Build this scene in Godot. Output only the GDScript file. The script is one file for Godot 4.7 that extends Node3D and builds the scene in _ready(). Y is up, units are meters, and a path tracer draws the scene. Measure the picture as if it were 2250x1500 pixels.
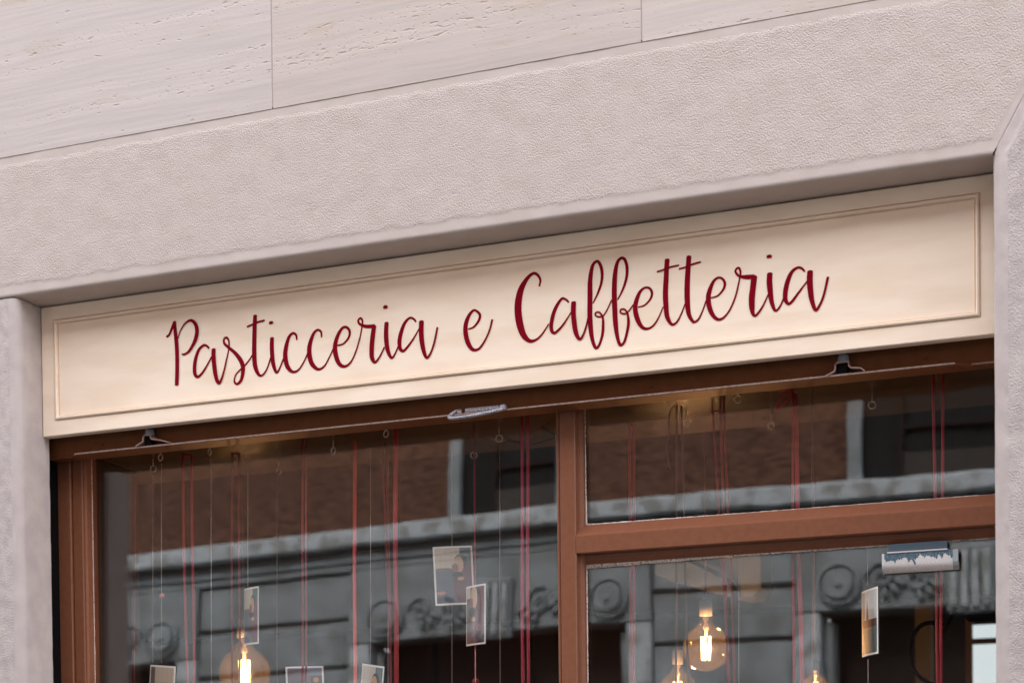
extends Node3D

var rng := RandomNumberGenerator.new()
var grain := FastNoiseLite.new()
var swell := FastNoiseLite.new()
var pebble := FastNoiseLite.new()
var M := {}
var sign_thing: Node3D
var letter_count := 0


# ---------------------------------------------------------------- helpers
func lin(r: float, g: float, b: float) -> Color:
	return Color(r, g, b).linear_to_srgb()


func origin_of(n: Node) -> Vector3:
	var o := Vector3.ZERO
	while n != self and n != null:
		o += (n as Node3D).position
		n = n.get_parent()
	return o


func tag(o: Node, label: String, category := "", group := "", kind := "") -> Node:
	o.set_meta("label", label)
	if category:
		o.set_meta("category", category)
	if group:
		o.set_meta("group", group)
	if kind:
		o.set_meta("kind", kind)
	return o


func thing(called: String, base: Vector3, label: String, category: String, group := "") -> Node3D:
	var o := Node3D.new()
	o.name = called
	o.position = base
	add_child(o, true)
	tag(o, label, category, group)
	return o


func obj(called: String, st: SurfaceTool, m: Material, parent: Node = self) -> MeshInstance3D:
	st.generate_normals()
	st.set_material(m)
	var o := MeshInstance3D.new()
	o.mesh = st.commit()
	o.name = called
	o.position = -origin_of(parent)
	parent.add_child(o, true)
	return o


func struct(called: String, st: SurfaceTool, m: Material) -> MeshInstance3D:
	var o := obj(called, st, m)
	o.set_meta("kind", "structure")
	return o


func begin(smooth := false) -> SurfaceTool:
	var st := SurfaceTool.new()
	st.begin(Mesh.PRIMITIVE_TRIANGLES)
	st.set_smooth_group(0 if smooth else -1)
	return st


func tri(st: SurfaceTool, a: Vector3, b: Vector3, c: Vector3, out: Vector3) -> void:
	# front faces run clockwise
	if (b - a).cross(c - a).dot(out) > 0.0:
		var t := b
		b = c
		c = t
	st.add_vertex(a)
	st.add_vertex(b)
	st.add_vertex(c)


func face(st: SurfaceTool, p: Array, out: Vector3) -> void:
	for i in range(1, p.size() - 1):
		tri(st, p[0], p[i], p[i + 1], out)


func box(st: SurfaceTool, lo: Vector3, hi: Vector3, b := 0.0) -> SurfaceTool:
	var c := (lo + hi) * 0.5
	var h := (hi - lo) * 0.5
	b = minf(b, minf(h.x, minf(h.y, h.z)) * 0.9)
	for a in 3:
		var u := (a + 1) % 3
		var v := (a + 2) % 3
		for s in [-1.0, 1.0]:
			var q := []
			for k in [[-1.0, -1.0], [1.0, -1.0], [1.0, 1.0], [-1.0, 1.0]]:
				var p := Vector3.ZERO
				p[a] = s * h[a]
				p[u] = k[0] * (h[u] - b)
				p[v] = k[1] * (h[v] - b)
				q.append(c + p)
			var n := Vector3.ZERO
			n[a] = s
			face(st, q, n)
		if b > 0.0:
			for s in [-1.0, 1.0]:
				for t in [-1.0, 1.0]:
					var q := []
					for k in [[-1.0, 0], [1.0, 0], [1.0, 1], [-1.0, 1]]:
						var p := Vector3.ZERO
						p[a] = k[0] * (h[a] - b)
						p[u] = s * (h[u] - (b if k[1] == 1 else 0.0))
						p[v] = t * (h[v] - (0.0 if k[1] == 1 else b))
						q.append(c + p)
					var n := Vector3.ZERO
					n[u] = s
					n[v] = t
					face(st, q, n)
	if b > 0.0:
		for sx in [-1.0, 1.0]:
			for sy in [-1.0, 1.0]:
				for sz in [-1.0, 1.0]:
					var k := Vector3(sx, sy, sz)
					tri(st, c + k * (h - Vector3(0, b, b)), c + k * (h - Vector3(b, 0, b)), c + k * (h - Vector3(b, b, 0)), k)
	return st


func bx(x0: float, x1: float, y0: float, y1: float, z0: float, z1: float, b := 0.0) -> SurfaceTool:
	return box(begin(), Vector3(minf(x0, x1), minf(y0, y1), minf(z0, z1)), Vector3(maxf(x0, x1), maxf(y0, y1), maxf(z0, z1)), b)


func tube(st: SurfaceTool, pts: Array, r, seg := 8) -> SurfaceTool:
	# r is a number or one number per point
	var rings := []
	var up := Vector3(0.31, 0.17, 0.93)
	for i in pts.size():
		var a: Vector3 = pts[maxi(i - 1, 0)]
		var b: Vector3 = pts[mini(i + 1, pts.size() - 1)]
		var d := (b - a).normalized()
		var x := (up - d * up.dot(d)).normalized()
		var y := d.cross(x)
		up = x
		var ring := []
		var rr: float = r if not r is Array else r[i]
		for k in seg:
			var w := TAU * k / seg
			ring.append(pts[i] + (x * cos(w) + y * sin(w)) * rr)
		rings.append(ring)
	for i in pts.size() - 1:
		var mid: Vector3 = (pts[i] + pts[i + 1]) * 0.5
		for k in seg:
			var q := [rings[i][k], rings[i][(k + 1) % seg], rings[i + 1][(k + 1) % seg], rings[i + 1][k]]
			face(st, q, (q[0] + q[1] + q[2] + q[3]) * 0.25 - mid)
	for e in [0, pts.size() - 1]:
		face(st, rings[e], pts[e] - pts[1 if e == 0 else e - 1])
	return st


func curve(pts: Array, steps := 6) -> Array:
	var out := []
	for i in pts.size() - 1:
		var p0 = pts[maxi(i - 1, 0)]
		var p3 = pts[mini(i + 2, pts.size() - 1)]
		for k in steps:
			var t := float(k) / steps
			out.append(0.5 * (2.0 * pts[i] + (pts[i + 1] - p0) * t + (2.0 * p0 - 5.0 * pts[i] + 4.0 * pts[i + 1] - p3) * t * t + (3.0 * pts[i] - p0 - 3.0 * pts[i + 1] + p3) * t * t * t))
	out.append(pts[-1])
	return out


func lathe(st: SurfaceTool, prof: Array, c: Vector3, seg := 24, ax := Vector3.UP) -> SurfaceTool:
	# prof: [radius, height along ax]
	var x := ax.cross(Vector3(0.3, 0.2, 0.9)).normalized()
	var y := ax.cross(x).normalized()
	for i in prof.size() - 1:
		var d := Vector2(prof[i + 1][0] - prof[i][0], prof[i + 1][1] - prof[i][1])
		for k in seg:
			var q := []
			for e in [[i, k], [i, k + 1], [i + 1, k + 1], [i + 1, k]]:
				var w: float = TAU * e[1] / seg
				q.append(c + (x * cos(w) + y * sin(w)) * prof[e[0]][0] + ax * prof[e[0]][1])
			var wm := TAU * (k + 0.5) / seg
			var out := (x * cos(wm) + y * sin(wm)) * d.y - ax * d.x
			if prof[i][0] < 1e-6:
				tri(st, q[0], q[2], q[3], out)
			elif prof[i + 1][0] < 1e-6:
				tri(st, q[0], q[1], q[2], out)
			else:
				face(st, q, out)
	return st


func prism(st: SurfaceTool, poly: PackedVector2Array, o: Vector3, ux: Vector3, uy: Vector3, along: Vector3) -> SurfaceTool:
	var n := poly.size()
	var turn := 1.0 if Geometry2D.is_polygon_clockwise(poly) else -1.0
	var at := func(p: Vector2, e: float) -> Vector3: return o + ux * p.x + uy * p.y + along * e
	for i in n:
		var a := poly[i]
		var b := poly[(i + 1) % n]
		var nn := Vector2(-(b.y - a.y), b.x - a.x) * turn
		face(st, [at.call(a, 0.0), at.call(b, 0.0), at.call(b, 1.0), at.call(a, 1.0)], ux * nn.x + uy * nn.y)
	var idx := Geometry2D.triangulate_polygon(poly)
	for e in [0.0, 1.0]:
		for i in range(0, idx.size(), 3):
			tri(st, at.call(poly[idx[i]], e), at.call(poly[idx[i + 1]], e), at.call(poly[idx[i + 2]], e), along * (1.0 if e > 0.5 else -1.0))
	return st


func noise_tex(freq: float, octaves: int, lo: Color, hi: Color, size := 1024, kind := FastNoiseLite.TYPE_SIMPLEX_SMOOTH, sd := 1, a := 0.0, b := 1.0) -> NoiseTexture2D:
	var n := FastNoiseLite.new()
	n.noise_type = kind
	n.frequency = freq
	n.fractal_octaves = octaves
	n.seed = sd
	var t := NoiseTexture2D.new()
	t.width = size
	t.height = size
	t.seamless = true
	t.noise = n
	var g := Gradient.new()
	g.set_color(0, lo)
	g.set_color(1, hi)
	g.set_offset(0, a)
	g.set_offset(1, b)
	t.color_ramp = g
	return t


func mat(c: Color, rough := 0.7, metal := 0.0, tex: Texture2D = null, scale := 1.0, bump: Texture2D = null, deep := 0.05) -> StandardMaterial3D:
	var m := StandardMaterial3D.new()
	m.albedo_color = c
	m.roughness = rough
	m.metallic = metal
	if tex or bump:
		m.uv1_triplanar = true
		m.uv1_world_triplanar = true
		m.uv1_scale = Vector3.ONE * scale
	if tex:
		m.albedo_texture = tex
	if bump:
		m.heightmap_enabled = true
		m.heightmap_texture = bump
		m.heightmap_scale = deep
	return m


func sheet(i0: int, i1: int, j0: int, j1: int, at: Callable) -> SurfaceTool:
	# a grid whose points and their outward push come from at(i, j) -> [point, normal, roughness of the surface]
	var st := SurfaceTool.new()
	st.begin(Mesh.PRIMITIVE_TRIANGLES)
	st.set_smooth_group(0)
	var cols := i1 - i0
	var rows := j1 - j0
	for j in range(j0, j1 + 1):
		for i in range(i0, i1 + 1):
			var r: Array = at.call(i, j)
			var p: Vector3 = r[0]
			var n: Vector3 = r[1]
			var k: float = r[2]
			var d := (grain.get_noise_3d(p.x, p.y, p.z) * 0.0005 - pebble.get_noise_3d(p.x * 0.9, p.y, p.z) * 0.0009) * k + swell.get_noise_3d(p.x, p.y, p.z) * 0.0012
			st.add_vertex(p + n * d)
	for j in rows:
		for i in cols:
			var a := j * (cols + 1) + i
			var b := a + cols + 1
			for k in [a, a + 1, b, a + 1, b + 1, b]:
				st.add_index(k)
	return st


func letter(glyph: String, strokes: Array) -> void:
	# painted brush strokes: [x, y above the middle of the board, width] in millimetres
	var st := begin()
	var base := -0.1233 + 0.00025 * (letter_count % 2)
	letter_count += 1
	var body: MeshInstance3D
	for si in strokes.size():
		if si == 1 and glyph == "i":
			body = obj("letter", st, M.red_paint, sign_thing)
			st = begin()
		var v := []
		for s in strokes[si]:
			v.append(Vector3(s[0] * 0.001, 3.0 + s[1] * 0.001, s[2] * 0.0005))
		var c := curve(v, 7)
		var n := c.size()
		var side := []
		for i in n:
			var a: Vector3 = c[maxi(i - 1, 0)]
			var b: Vector3 = c[mini(i + 1, n - 1)]
			var d := Vector2(b.x - a.x, b.y - a.y).normalized()
			var w: float = c[i].z
			var z := base + 0.0005 * si + 0.0004 * i / n
			var p := Vector3(c[i].x, c[i].y, z)
			side.append([p + Vector3(-d.y, d.x, 0) * w, p - Vector3(-d.y, d.x, 0) * w, Vector3(d.x, d.y, 0), p, w])
		for i in n - 1:
			face(st, [side[i][0], side[i][1], side[i + 1][1], side[i + 1][0]], Vector3.BACK)
		for e in [[0, -1.0], [n - 1, 1.0]]:
			var s: Array = side[e[0]]
			var fan := []
			for k in 9:
				var w := PI * k / 8.0
				fan.append(s[3] + (s[0] - s[3]) * cos(w) + s[2] * e[1] * s[4] * 0.55 * sin(w))
			face(st, fan, Vector3.BACK)
		if si == 0 or glyph != "i":
			continue
		obj("dot", st, M.red_paint, body)
	if glyph != "i":
		body = obj("letter", st, M.red_paint, sign_thing)
	body.set_meta("label", "dark red handwritten letter " + glyph)


# ---------------------------------------------------------------- scene
func _ready() -> void:
	var eye := Camera3D.new()
	eye.name = "camera"
	eye.position = Vector3(2.0, 1.6, 4.5)
	eye.rotation = Vector3(deg_to_rad(-1.304), deg_to_rad(21.214), deg_to_rad(-0.6467))
	var lens := CameraAttributesPhysical.new()
	lens.frustum_near = 0.05
	lens.frustum_far = 200.0
	lens.frustum_focal_length = 60.0
	lens.frustum_focus_distance = 4.98
	lens.exposure_aperture = 2.7
	eye.attributes = lens
	eye.projection = Camera3D.PROJECTION_FRUSTUM
	eye.near = 0.05
	eye.far = 200.0
	eye.size = 0.05 * 1500.0 / 3760.0
	eye.frustum_offset = Vector2(0, 0.05 * 1123.76 / 3760.0)
	add_child(eye)
	eye.current = true

	var env := Environment.new()
	env.background_mode = Environment.BG_SKY
	env.tonemap_mode = Environment.TONE_MAPPER_LINEAR
	env.tonemap_exposure = 3.4
	env.background_energy_multiplier = 2.2
	env.sdfgi_enabled = true
	env.ssao_enabled = true
	env.ssil_enabled = true
	var sky := Sky.new()
	var sm := ProceduralSkyMaterial.new()
	sm.sky_top_color = Color(0.76, 0.78, 0.82)
	sm.sky_horizon_color = Color(0.88, 0.88, 0.88)
	sm.sky_curve = 0.2
	sm.ground_bottom_color = Color(0.4, 0.39, 0.38)
	sm.ground_horizon_color = Color(0.7, 0.7, 0.7)
	sky.sky_material = sm
	env.sky = sky
	var we := WorldEnvironment.new()
	we.name = "surroundings"
	we.environment = env
	add_child(we)

	var sun := DirectionalLight3D.new()
	sun.name = "sun"
	sun.light_energy = 0.6
	sun.light_color = Color(1.0, 0.965, 0.92)
	sun.light_angular_distance = 12.0
	sun.shadow_enabled = true
	sun.look_at_from_position(Vector3(-3, 9.5, -9), Vector3.ZERO)
	add_child(sun)

	rng.seed = 7
	pebble.noise_type = FastNoiseLite.TYPE_CELLULAR
	pebble.frequency = 58.0
	pebble.cellular_return_type = FastNoiseLite.RETURN_DISTANCE
	pebble.cellular_jitter = 1.0
	pebble.fractal_type = FastNoiseLite.FRACTAL_FBM
	pebble.fractal_octaves = 2
	pebble.seed = 12
	grain.noise_type = FastNoiseLite.TYPE_SIMPLEX_SMOOTH
	grain.frequency = 95.0
	grain.fractal_octaves = 3
	grain.seed = 5
	swell.noise_type = FastNoiseLite.TYPE_SIMPLEX_SMOOTH
	swell.frequency = 9.0
	swell.fractal_octaves = 2
	swell.seed = 9
	materials()
	ground()
	shop_building()
	sign_board()
	shop_window()
	shutter()
	interior()
	opposite_building()
	hangings()


func materials() -> void:
	var fine := noise_tex(0.11, 4, Color.BLACK, Color.WHITE, 1024, FastNoiseLite.TYPE_SIMPLEX_SMOOTH, 3)
	var gritty := noise_tex(0.2, 3, Color.BLACK, Color.WHITE, 1024, FastNoiseLite.TYPE_SIMPLEX_SMOOTH, 8, 0.15, 0.85)
	var warm := noise_tex(0.012, 5, Color(0.986, 0.978, 0.968), Color(1.0, 1.0, 1.0), 1024, FastNoiseLite.TYPE_SIMPLEX_SMOOTH, 4, 0.2, 0.6)
	M.lintel_stone = mat(lin(0.485, 0.402, 0.358), 0.92, 0.0, warm, 0.9, gritty, 0.2)
	M.lintel_smooth = mat(lin(0.485, 0.402, 0.358), 0.92, 0.0, warm, 0.9, fine, 0.03)
	M.pier_stone = mat(lin(0.475, 0.402, 0.366), 0.92, 0.0, noise_tex(0.02, 4, Color(0.93, 0.92, 0.93), Color.WHITE, 1024, FastNoiseLite.TYPE_SIMPLEX_SMOOTH, 14, 0.2, 0.7), 0.9, gritty, 0.19)
	var faint := noise_tex(0.02, 4, Color(0.95, 0.94, 0.95), Color.WHITE, 512, FastNoiseLite.TYPE_SIMPLEX_SMOOTH, 15, 0.2, 0.7)
	M.pier_smooth = mat(lin(0.475, 0.402, 0.366), 0.92, 0.0, faint, 0.9, fine, 0.03)
	M.pier_return = mat(lin(0.475, 0.402, 0.366), 0.92, 0.0, faint, 0.9, gritty, 0.11)
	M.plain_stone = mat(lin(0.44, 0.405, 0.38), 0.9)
	M.mortar = mat(lin(0.36, 0.29, 0.25), 0.95)
	travertine()
	M.cream = mat(lin(0.86, 0.685, 0.53), 0.6, 0.0, noise_tex(0.006, 5, Color(0.975, 0.962, 0.945), Color(1, 1, 1), 1024, FastNoiseLite.TYPE_SIMPLEX_SMOOTH, 21, 0.25, 0.6), 0.8)
	M.cream.uv1_scale = Vector3(0.35, 1.6, 1.0)
	M.red_paint = mat(lin(0.19, 0.002, 0.010), 0.7)
	M.red_paint.metallic_specular = 0.12
	var streak := noise_tex(0.02, 5, Color(0.965, 0.955, 0.945), Color(1, 1, 1), 1024, FastNoiseLite.TYPE_SIMPLEX_SMOOTH, 31, 0.25, 0.65)
	M.brown = mat(lin(0.205, 0.074, 0.037), 0.36, 0.0, streak, 1.0, fine, 0.002)
	M.brown.metallic_specular = 0.35
	M.brown.uv1_scale = Vector3(1.6, 1.6, 1.6)
	M.brown_dark = mat(lin(0.155, 0.054, 0.02), 0.5, 0.0, streak, 1.0)
	M.brown_dark.metallic_specular = 0.2
	M.worn_highlight = mat(lin(0.33, 0.23, 0.195), 0.5, 0.0, noise_tex(0.09, 4, Color(0.8, 0.74, 0.72), Color(1, 1, 1), 512, FastNoiseLite.TYPE_SIMPLEX_SMOOTH, 33, 0.3, 0.5), 2.0)  # paler colour holds the sky highlight as well as the worn paint
	M.putty = mat(lin(0.62, 0.55, 0.5), 0.8, 0.0, noise_tex(0.12, 4, Color(0.62, 0.52, 0.47), Color(1, 1, 1), 512, FastNoiseLite.TYPE_SIMPLEX_SMOOTH, 35, 0.32, 0.45), 2.0)
	M.black = mat(lin(0.006, 0.005, 0.005), 0.8)
	M.black.metallic_specular = 0.1
	M.rubber = mat(lin(0.19, 0.2, 0.235), 0.3)
	M.steel = mat(lin(0.45, 0.43, 0.45), 0.5, 0.55, noise_tex(0.06, 4, Color(0.55, 0.53, 0.55), Color(1, 1, 1), 512, FastNoiseLite.TYPE_SIMPLEX_SMOOTH, 41, 0.3, 0.6), 6.0)
	M.bracket = mat(lin(0.34, 0.2, 0.16), 0.5)
	M.glass = StandardMaterial3D.new()
	M.glass.transparency = BaseMaterial3D.TRANSPARENCY_ALPHA
	M.glass.albedo_color = Color(0.25, 0.28, 0.28, 0.004)
	M.glass.roughness = 0.0
	M.glass.metallic_specular = 0.45
	M.bulb_glass = StandardMaterial3D.new()
	M.bulb_glass.transparency = BaseMaterial3D.TRANSPARENCY_ALPHA
	M.bulb_glass.albedo_color = Color(1.0, 0.9, 0.72, 0.006)
	M.bulb_glass.roughness = 0.02
	M.ceiling = mat(lin(0.10, 0.08, 0.066), 0.16, 0.0, noise_tex(0.4, 3, Color(0.8, 0.8, 0.8), Color(1, 1, 1), 512, FastNoiseLite.TYPE_SIMPLEX_SMOOTH, 51), 3.0, fine, 0.03)
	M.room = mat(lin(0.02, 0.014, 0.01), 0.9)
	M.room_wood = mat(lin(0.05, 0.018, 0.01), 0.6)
	M.socket = mat(lin(0.2, 0.19, 0.18), 0.45, 0.3)
	M.chrome = mat(lin(0.75, 0.72, 0.68), 0.3, 0.8)
	M.card = mat(lin(0.88, 0.83, 0.76), 0.6)
	M.thread = mat(lin(0.6, 0.52, 0.48), 0.4)
	for k in {"crimson": Color(0.36, 0.008, 0.035), "scarlet": Color(0.55, 0.055, 0.04), "maroon": Color(0.13, 0.008, 0.018), "rose": Color(0.45, 0.02, 0.09), "dark_cord": Color(0.035, 0.012, 0.012)}.keys():
		pass
	M.crimson = mat(lin(0.25, 0.002, 0.012), 0.6)
	M.scarlet = mat(lin(0.55, 0.05, 0.035), 0.6)
	M.maroon = mat(lin(0.16, 0.008, 0.016), 0.7)
	M.rose = mat(lin(0.34, 0.008, 0.045), 0.6)
	M.dark_cord = mat(lin(0.045, 0.014, 0.012), 0.7)


func travertine() -> void:
	# horizontal bands of fine veins with short pits that follow the bedding
	var w := 2048
	var h := 640
	var n1 := FastNoiseLite.new()
	n1.noise_type = FastNoiseLite.TYPE_SIMPLEX_SMOOTH
	n1.frequency = 1.0
	n1.fractal_octaves = 4
	var col := Image.create(w, h, false, Image.FORMAT_RGB8)
	var hgt := Image.create(w, h, false, Image.FORMAT_RGB8)
	for y in h:
		var ym := y / 569.0
		for x in w:
			var xm := x / 569.0
			var yy := ym + 0.012 * n1.get_noise_2d(xm * 1.1, ym * 2.0 + 40.0)
			var band := n1.get_noise_2d(xm * 0.35, yy * 11.0)
			var vein := n1.get_noise_2d(xm * 2.2 + 9.0, yy * 70.0)
			var pit := n1.get_noise_2d(xm * 17.0, yy * 78.0 + 17.0)
			var fleck := n1.get_noise_2d(xm * 60.0 + 5.0, yy * 90.0)
			var hole := clampf((pit - 0.56 + 0.5 * band) * 5.0, 0.0, 1.0)
			hole = maxf(hole, clampf((fleck - 0.56 + 0.35 * band) * 6.0, 0.0, 0.8))
			var crack := clampf((0.035 - absf(vein)) * 22.0, 0.0, 1.0) * clampf((band - 0.2) * 4.0, 0.0, 1.0)
			var ochre := clampf((n1.get_noise_2d(xm * 2.6 + 70.0, yy * 7.0) - 0.25) * 2.5, 0.0, 1.0) * clampf(band * 3.0 + 0.3, 0.0, 1.0)
			var lum := 0.955 + 0.05 * band - 0.03 * ochre + 0.04 * vein - 0.11 * hole - 0.06 * crack
			col.set_pixel(x, y, Color(lum, lum * (0.988 - 0.03 * hole - 0.012 * ochre), lum * (0.985 - 0.075 * hole - 0.045 * ochre)))
			var g := 0.62 + 0.03 * vein + 0.05 * fleck - 0.55 * hole - 0.3 * crack
			hgt.set_pixel(x, y, Color(g, g, g))
	var m := StandardMaterial3D.new()
	m.albedo_color = lin(0.55, 0.475, 0.428)
	m.albedo_texture = ImageTexture.create_from_image(col)
	m.roughness = 0.85
	m.heightmap_enabled = true
	m.heightmap_texture = ImageTexture.create_from_image(hgt)
	m.heightmap_scale = 0.24
	M.travertine = m


func ground() -> void:
	var stone := mat(lin(0.07, 0.064, 0.06), 0.85, 0.0, noise_tex(0.02, 4, Color(0.8, 0.8, 0.8), Color.WHITE, 512), 0.5)
	struct("road", bx(-60, 60, -0.2, 0.0, 1.6, 6.4), mat(lin(0.05, 0.049, 0.047), 0.9, 0.0, noise_tex(0.1, 4, Color(0.7, 0.7, 0.7), Color.WHITE, 512), 0.7))
	struct("pavement", bx(-60, 60, -0.2, 0.13, 0.02, 1.596, 0.015), stone)
	struct("pavement", bx(-60, 60, -0.2, 0.13, 6.404, 8.4, 0.015), stone)
	struct("ground", bx(-90, 90, -0.5, -0.21, -60, 70), stone)


func shop_building() -> void:
	var b := thing("shop_building", Vector3(0, 0, -0.2), "pale stone shop building with a roughcast lintel over its window", "building")
	# upper stone slabs with narrow joints
	var edges := [-3.88, -2.745, -1.611, -0.477, 0.657, 1.791, 2.925, 4.06]
	for i in edges.size() - 1:
		var x0: float = edges[i] + 0.0016
		var x1: float = edges[i + 1] - 0.0016
		var st := begin()
		var y0 := 3.6838
		var y1 := 4.58
		var c := 0.0014
		for q in [[[x0 + c, y0 + c, 0.0016], [x1 - c, y0 + c, 0.0016], [x1 - c, y1 - c, 0.0016], [x0 + c, y1 - c, 0.0016]], [[x0, y0, 0.0003], [x1, y0, 0.0003], [x1 - c, y0 + c, 0.0016], [x0 + c, y0 + c, 0.0016]], [[x0, y0, 0.0003], [x0 + c, y0 + c, 0.0016], [x0 + c, y1 - c, 0.0016], [x0, y1, 0.0003]], [[x1, y0, 0.0003], [x1, y1, 0.0003], [x1 - c, y1 - c, 0.0016], [x1 - c, y0 + c, 0.0016]], [[x0, y0, 0.0003], [x0, y0, -0.03], [x1, y0, -0.03], [x1, y0, 0.0003]], [[x0, y0, 0.0003], [x0, y1, 0.0003], [x0, y1, -0.03], [x0, y0, -0.03]], [[x1, y0, 0.0003], [x1, y0, -0.03], [x1, y1, -0.03], [x1, y1, 0.0003]]]:
			var p := []
			for v in q:
				p.append(Vector3(v[0], v[1], v[2]))
			var n: Vector3 = (p[1] - p[0]).cross(p[2] - p[0])
			var mid := Vector3((x0 + x1) * 0.5, (y0 + y1) * 0.5, -0.05)
			if n.dot(p[0] - mid) < 0.0:
				n = -n
			for t in [[0, 1, 2], [0, 2, 3]]:
				var tr := [p[t[0]], p[t[1]], p[t[2]]]
				if (tr[1] - tr[0]).cross(tr[2] - tr[0]).dot(n) > 0.0:
					tr = [tr[0], tr[2], tr[1]]
				for v in tr:
					st.set_uv(Vector2((v.x + 1.75 + 0.37 * i * i) / 3.6, 1.0 - (v.y - 3.68 + (0.0 if i % 2 else 0.43)) / 1.125))
					st.add_vertex(v)
		var tone: StandardMaterial3D = M.travertine.duplicate()
		tone.albedo_color = lin(0.55, 0.475, 0.428) * [Color(0.975, 0.97, 0.965), Color(1, 1, 1), Color(0.985, 0.99, 1.0)][i % 3]
		obj("stone_slab", st, tone, b)
	obj("backing_wall", bx(-3.9, 4.1, 3.69, 4.575, -0.30, 0.0008), M.mortar, b)
	obj("upper_wall", bx(-3.9, 4.1, 4.584, 8.5, -0.34, 0.0), M.plain_stone, b)
	# lintel: roughcast field with smooth margins, rounded lower edge, underside
	var r := 0.010
	var front := 3.683 - 3.246 - r
	var arc := r * PI / 2.0
	var deep := 0.17
	var length := front + arc + deep
	var rows := 158
	var cols := 980
	var lintel_at := func(i: int, j: int) -> Array:
		var s := length * j / rows
		var p := Vector3.ZERO
		var n := Vector3.BACK
		var y := 3.683 - s
		if s < front:
			p.y = y
		elif s < front + arc:
			var a := (s - front) / r
			n = Vector3(0, -sin(a), cos(a))
			p = Vector3(0, 3.246 + r, -r) + n * r
		else:
			n = Vector3.DOWN
			p = Vector3(0, 3.246, -r - (s - front - arc))
		var xr := 1.575 + maxf(p.y - 3.25, 0.0) * 0.558
		p.x = lerpf(-2.2, xr, float(i) / cols)
		var wob := swell.get_noise_2d(p.x * 1.3, 3.0) * 0.006
		var k := smoothstep(0.022, 0.034, s + wob) * (1.0 - smoothstep(front - 0.034, front - 0.022, s + wob))
		k *= smoothstep(0.012, 0.026, xr - p.x + wob)
		p += n * (0.0012 * k)
		return [p, n, 0.16 + 0.84 * k]
	# the smooth drafted margins are pieces of their own beside the rough field
	var j0 := int(0.027 / length * rows)
	var j1 := int((front - 0.026) / length * rows)
	var i1 := cols - 6
	obj("lintel_margin", sheet(0, cols, 0, j0, lintel_at), M.lintel_smooth, b)
	obj("lintel_field", sheet(0, i1, j0, j1, lintel_at), M.lintel_stone, b)
	obj("lintel_margin", sheet(i1, cols, j0, j1, lintel_at), M.lintel_smooth, b)
	obj("lintel_underside", sheet(0, cols, j1, rows, lintel_at), M.lintel_smooth, b)
	obj("mortar_joint", prism(begin(), PackedVector2Array([Vector2(1.555, 3.262), Vector2(1.60, 3.262), Vector2(1.835, 3.68), Vector2(1.79, 3.68)]), Vector3(0, 0, -0.03), Vector3.RIGHT, Vector3.UP, Vector3(0, 0, 0.0285)), M.mortar, b)
	obj("lintel_core", bx(-3.9, 1.56, 3.262, 3.68, -0.335, -0.032), M.plain_stone, b)
	# piers: roughcast fronts, smooth rounded arrises, returns into the window recess
	var rl := 0.026
	var fl := 0.8 - rl
	var al := rl * PI / 2.0
	var dl := 0.128
	var tl := fl + al + dl
	var pier_at := func(i: int, j: int) -> Array:
		var s := tl * i / 270.0
		var y := lerpf(3.243, 1.75, j / 380.0)
		var p := Vector3.ZERO
		var n := Vector3.BACK
		if s < fl:
			p = Vector3(-2.2 + s, y, 0)
		elif s < fl + al:
			var a := (s - fl) / rl
			n = Vector3(sin(a), 0, cos(a))
			p = Vector3(-1.4 - rl, y, -rl) + n * rl
		else:
			n = Vector3.RIGHT
			p = Vector3(-1.4, y, -rl - (s - fl - al))
		var k := 1.0 - smoothstep(fl - 0.01, fl + 0.006, s)
		k = maxf(k, 0.42 * smoothstep(fl + al + 0.004, fl + al + 0.02, s))
		k *= smoothstep(0.004, 0.02, 3.243 - y)
		return [p, n, 0.15 + 0.85 * k]
	var ie := int((fl - 0.004) / tl * 270.0)
	var ir := int((fl + al + 0.006) / tl * 270.0)
	obj("pier_stone", sheet(0, ie, 0, 380, pier_at), M.pier_stone, b)
	obj("pier_arris", sheet(ie, ir, 0, 380, pier_at), M.pier_smooth, b)
	obj("pier_return", sheet(ir, 270, 0, 380, pier_at), M.pier_return, b)
	obj("pier_core", bx(-3.9, -1.476, 0.0, 3.24, -0.6, -0.175), M.plain_stone, b)
	obj("pier_core", bx(-3.9, -1.43, 0.0, 1.75, -0.174, -0.03), M.plain_stone, b)
	obj("pier_core", bx(-3.9, -2.21, 1.752, 3.24, -0.174, -0.006), M.plain_stone, b)
	var dr := 0.05
	var tr2 := dr + 0.0314 + 0.75
	var side_at := func(i: int, j: int) -> Array:
		var s := tr2 * i / 250.0
		var y := lerpf(3.683, 1.75, j / 480.0)
		var p := Vector3.ZERO
		var n := Vector3.BACK
		var ra := lerpf(0.02, 0.004, smoothstep(3.235, 3.27, y))
		var ar := ra * PI / 2.0
		if s < dr:
			n = Vector3.LEFT
			p = Vector3(0, y, -ra - (dr - s))
		elif s < dr + ar:
			var a := (s - dr) / ra
			n = Vector3(-cos(a), 0, sin(a))
			p = Vector3(ra, y, -ra) + n * ra
		else:
			p = Vector3(ra + s - dr - ar, y, 0)
		var xl := 1.574 + maxf(y - 3.25, 0.0) * 0.558
		p.x += xl + 0.0012
		var k := smoothstep(0.024, 0.038, p.x - xl + swell.get_noise_2d(y * 1.3, 7.0) * 0.007)
		k *= smoothstep(0.02, 0.034, 3.683 - y)
		p += n * (0.0025 * k)
		return [p, n, 0.15 + 0.85 * k]
	var im := int((dr + 0.0314 + 0.018) / tr2 * 250.0)
	obj("pier_arris", sheet(0, im, 0, 480, side_at), M.pier_smooth, b)
	obj("pier_stone", sheet(im, 250, 0, 480, side_at), M.pier_stone, b)
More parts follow.
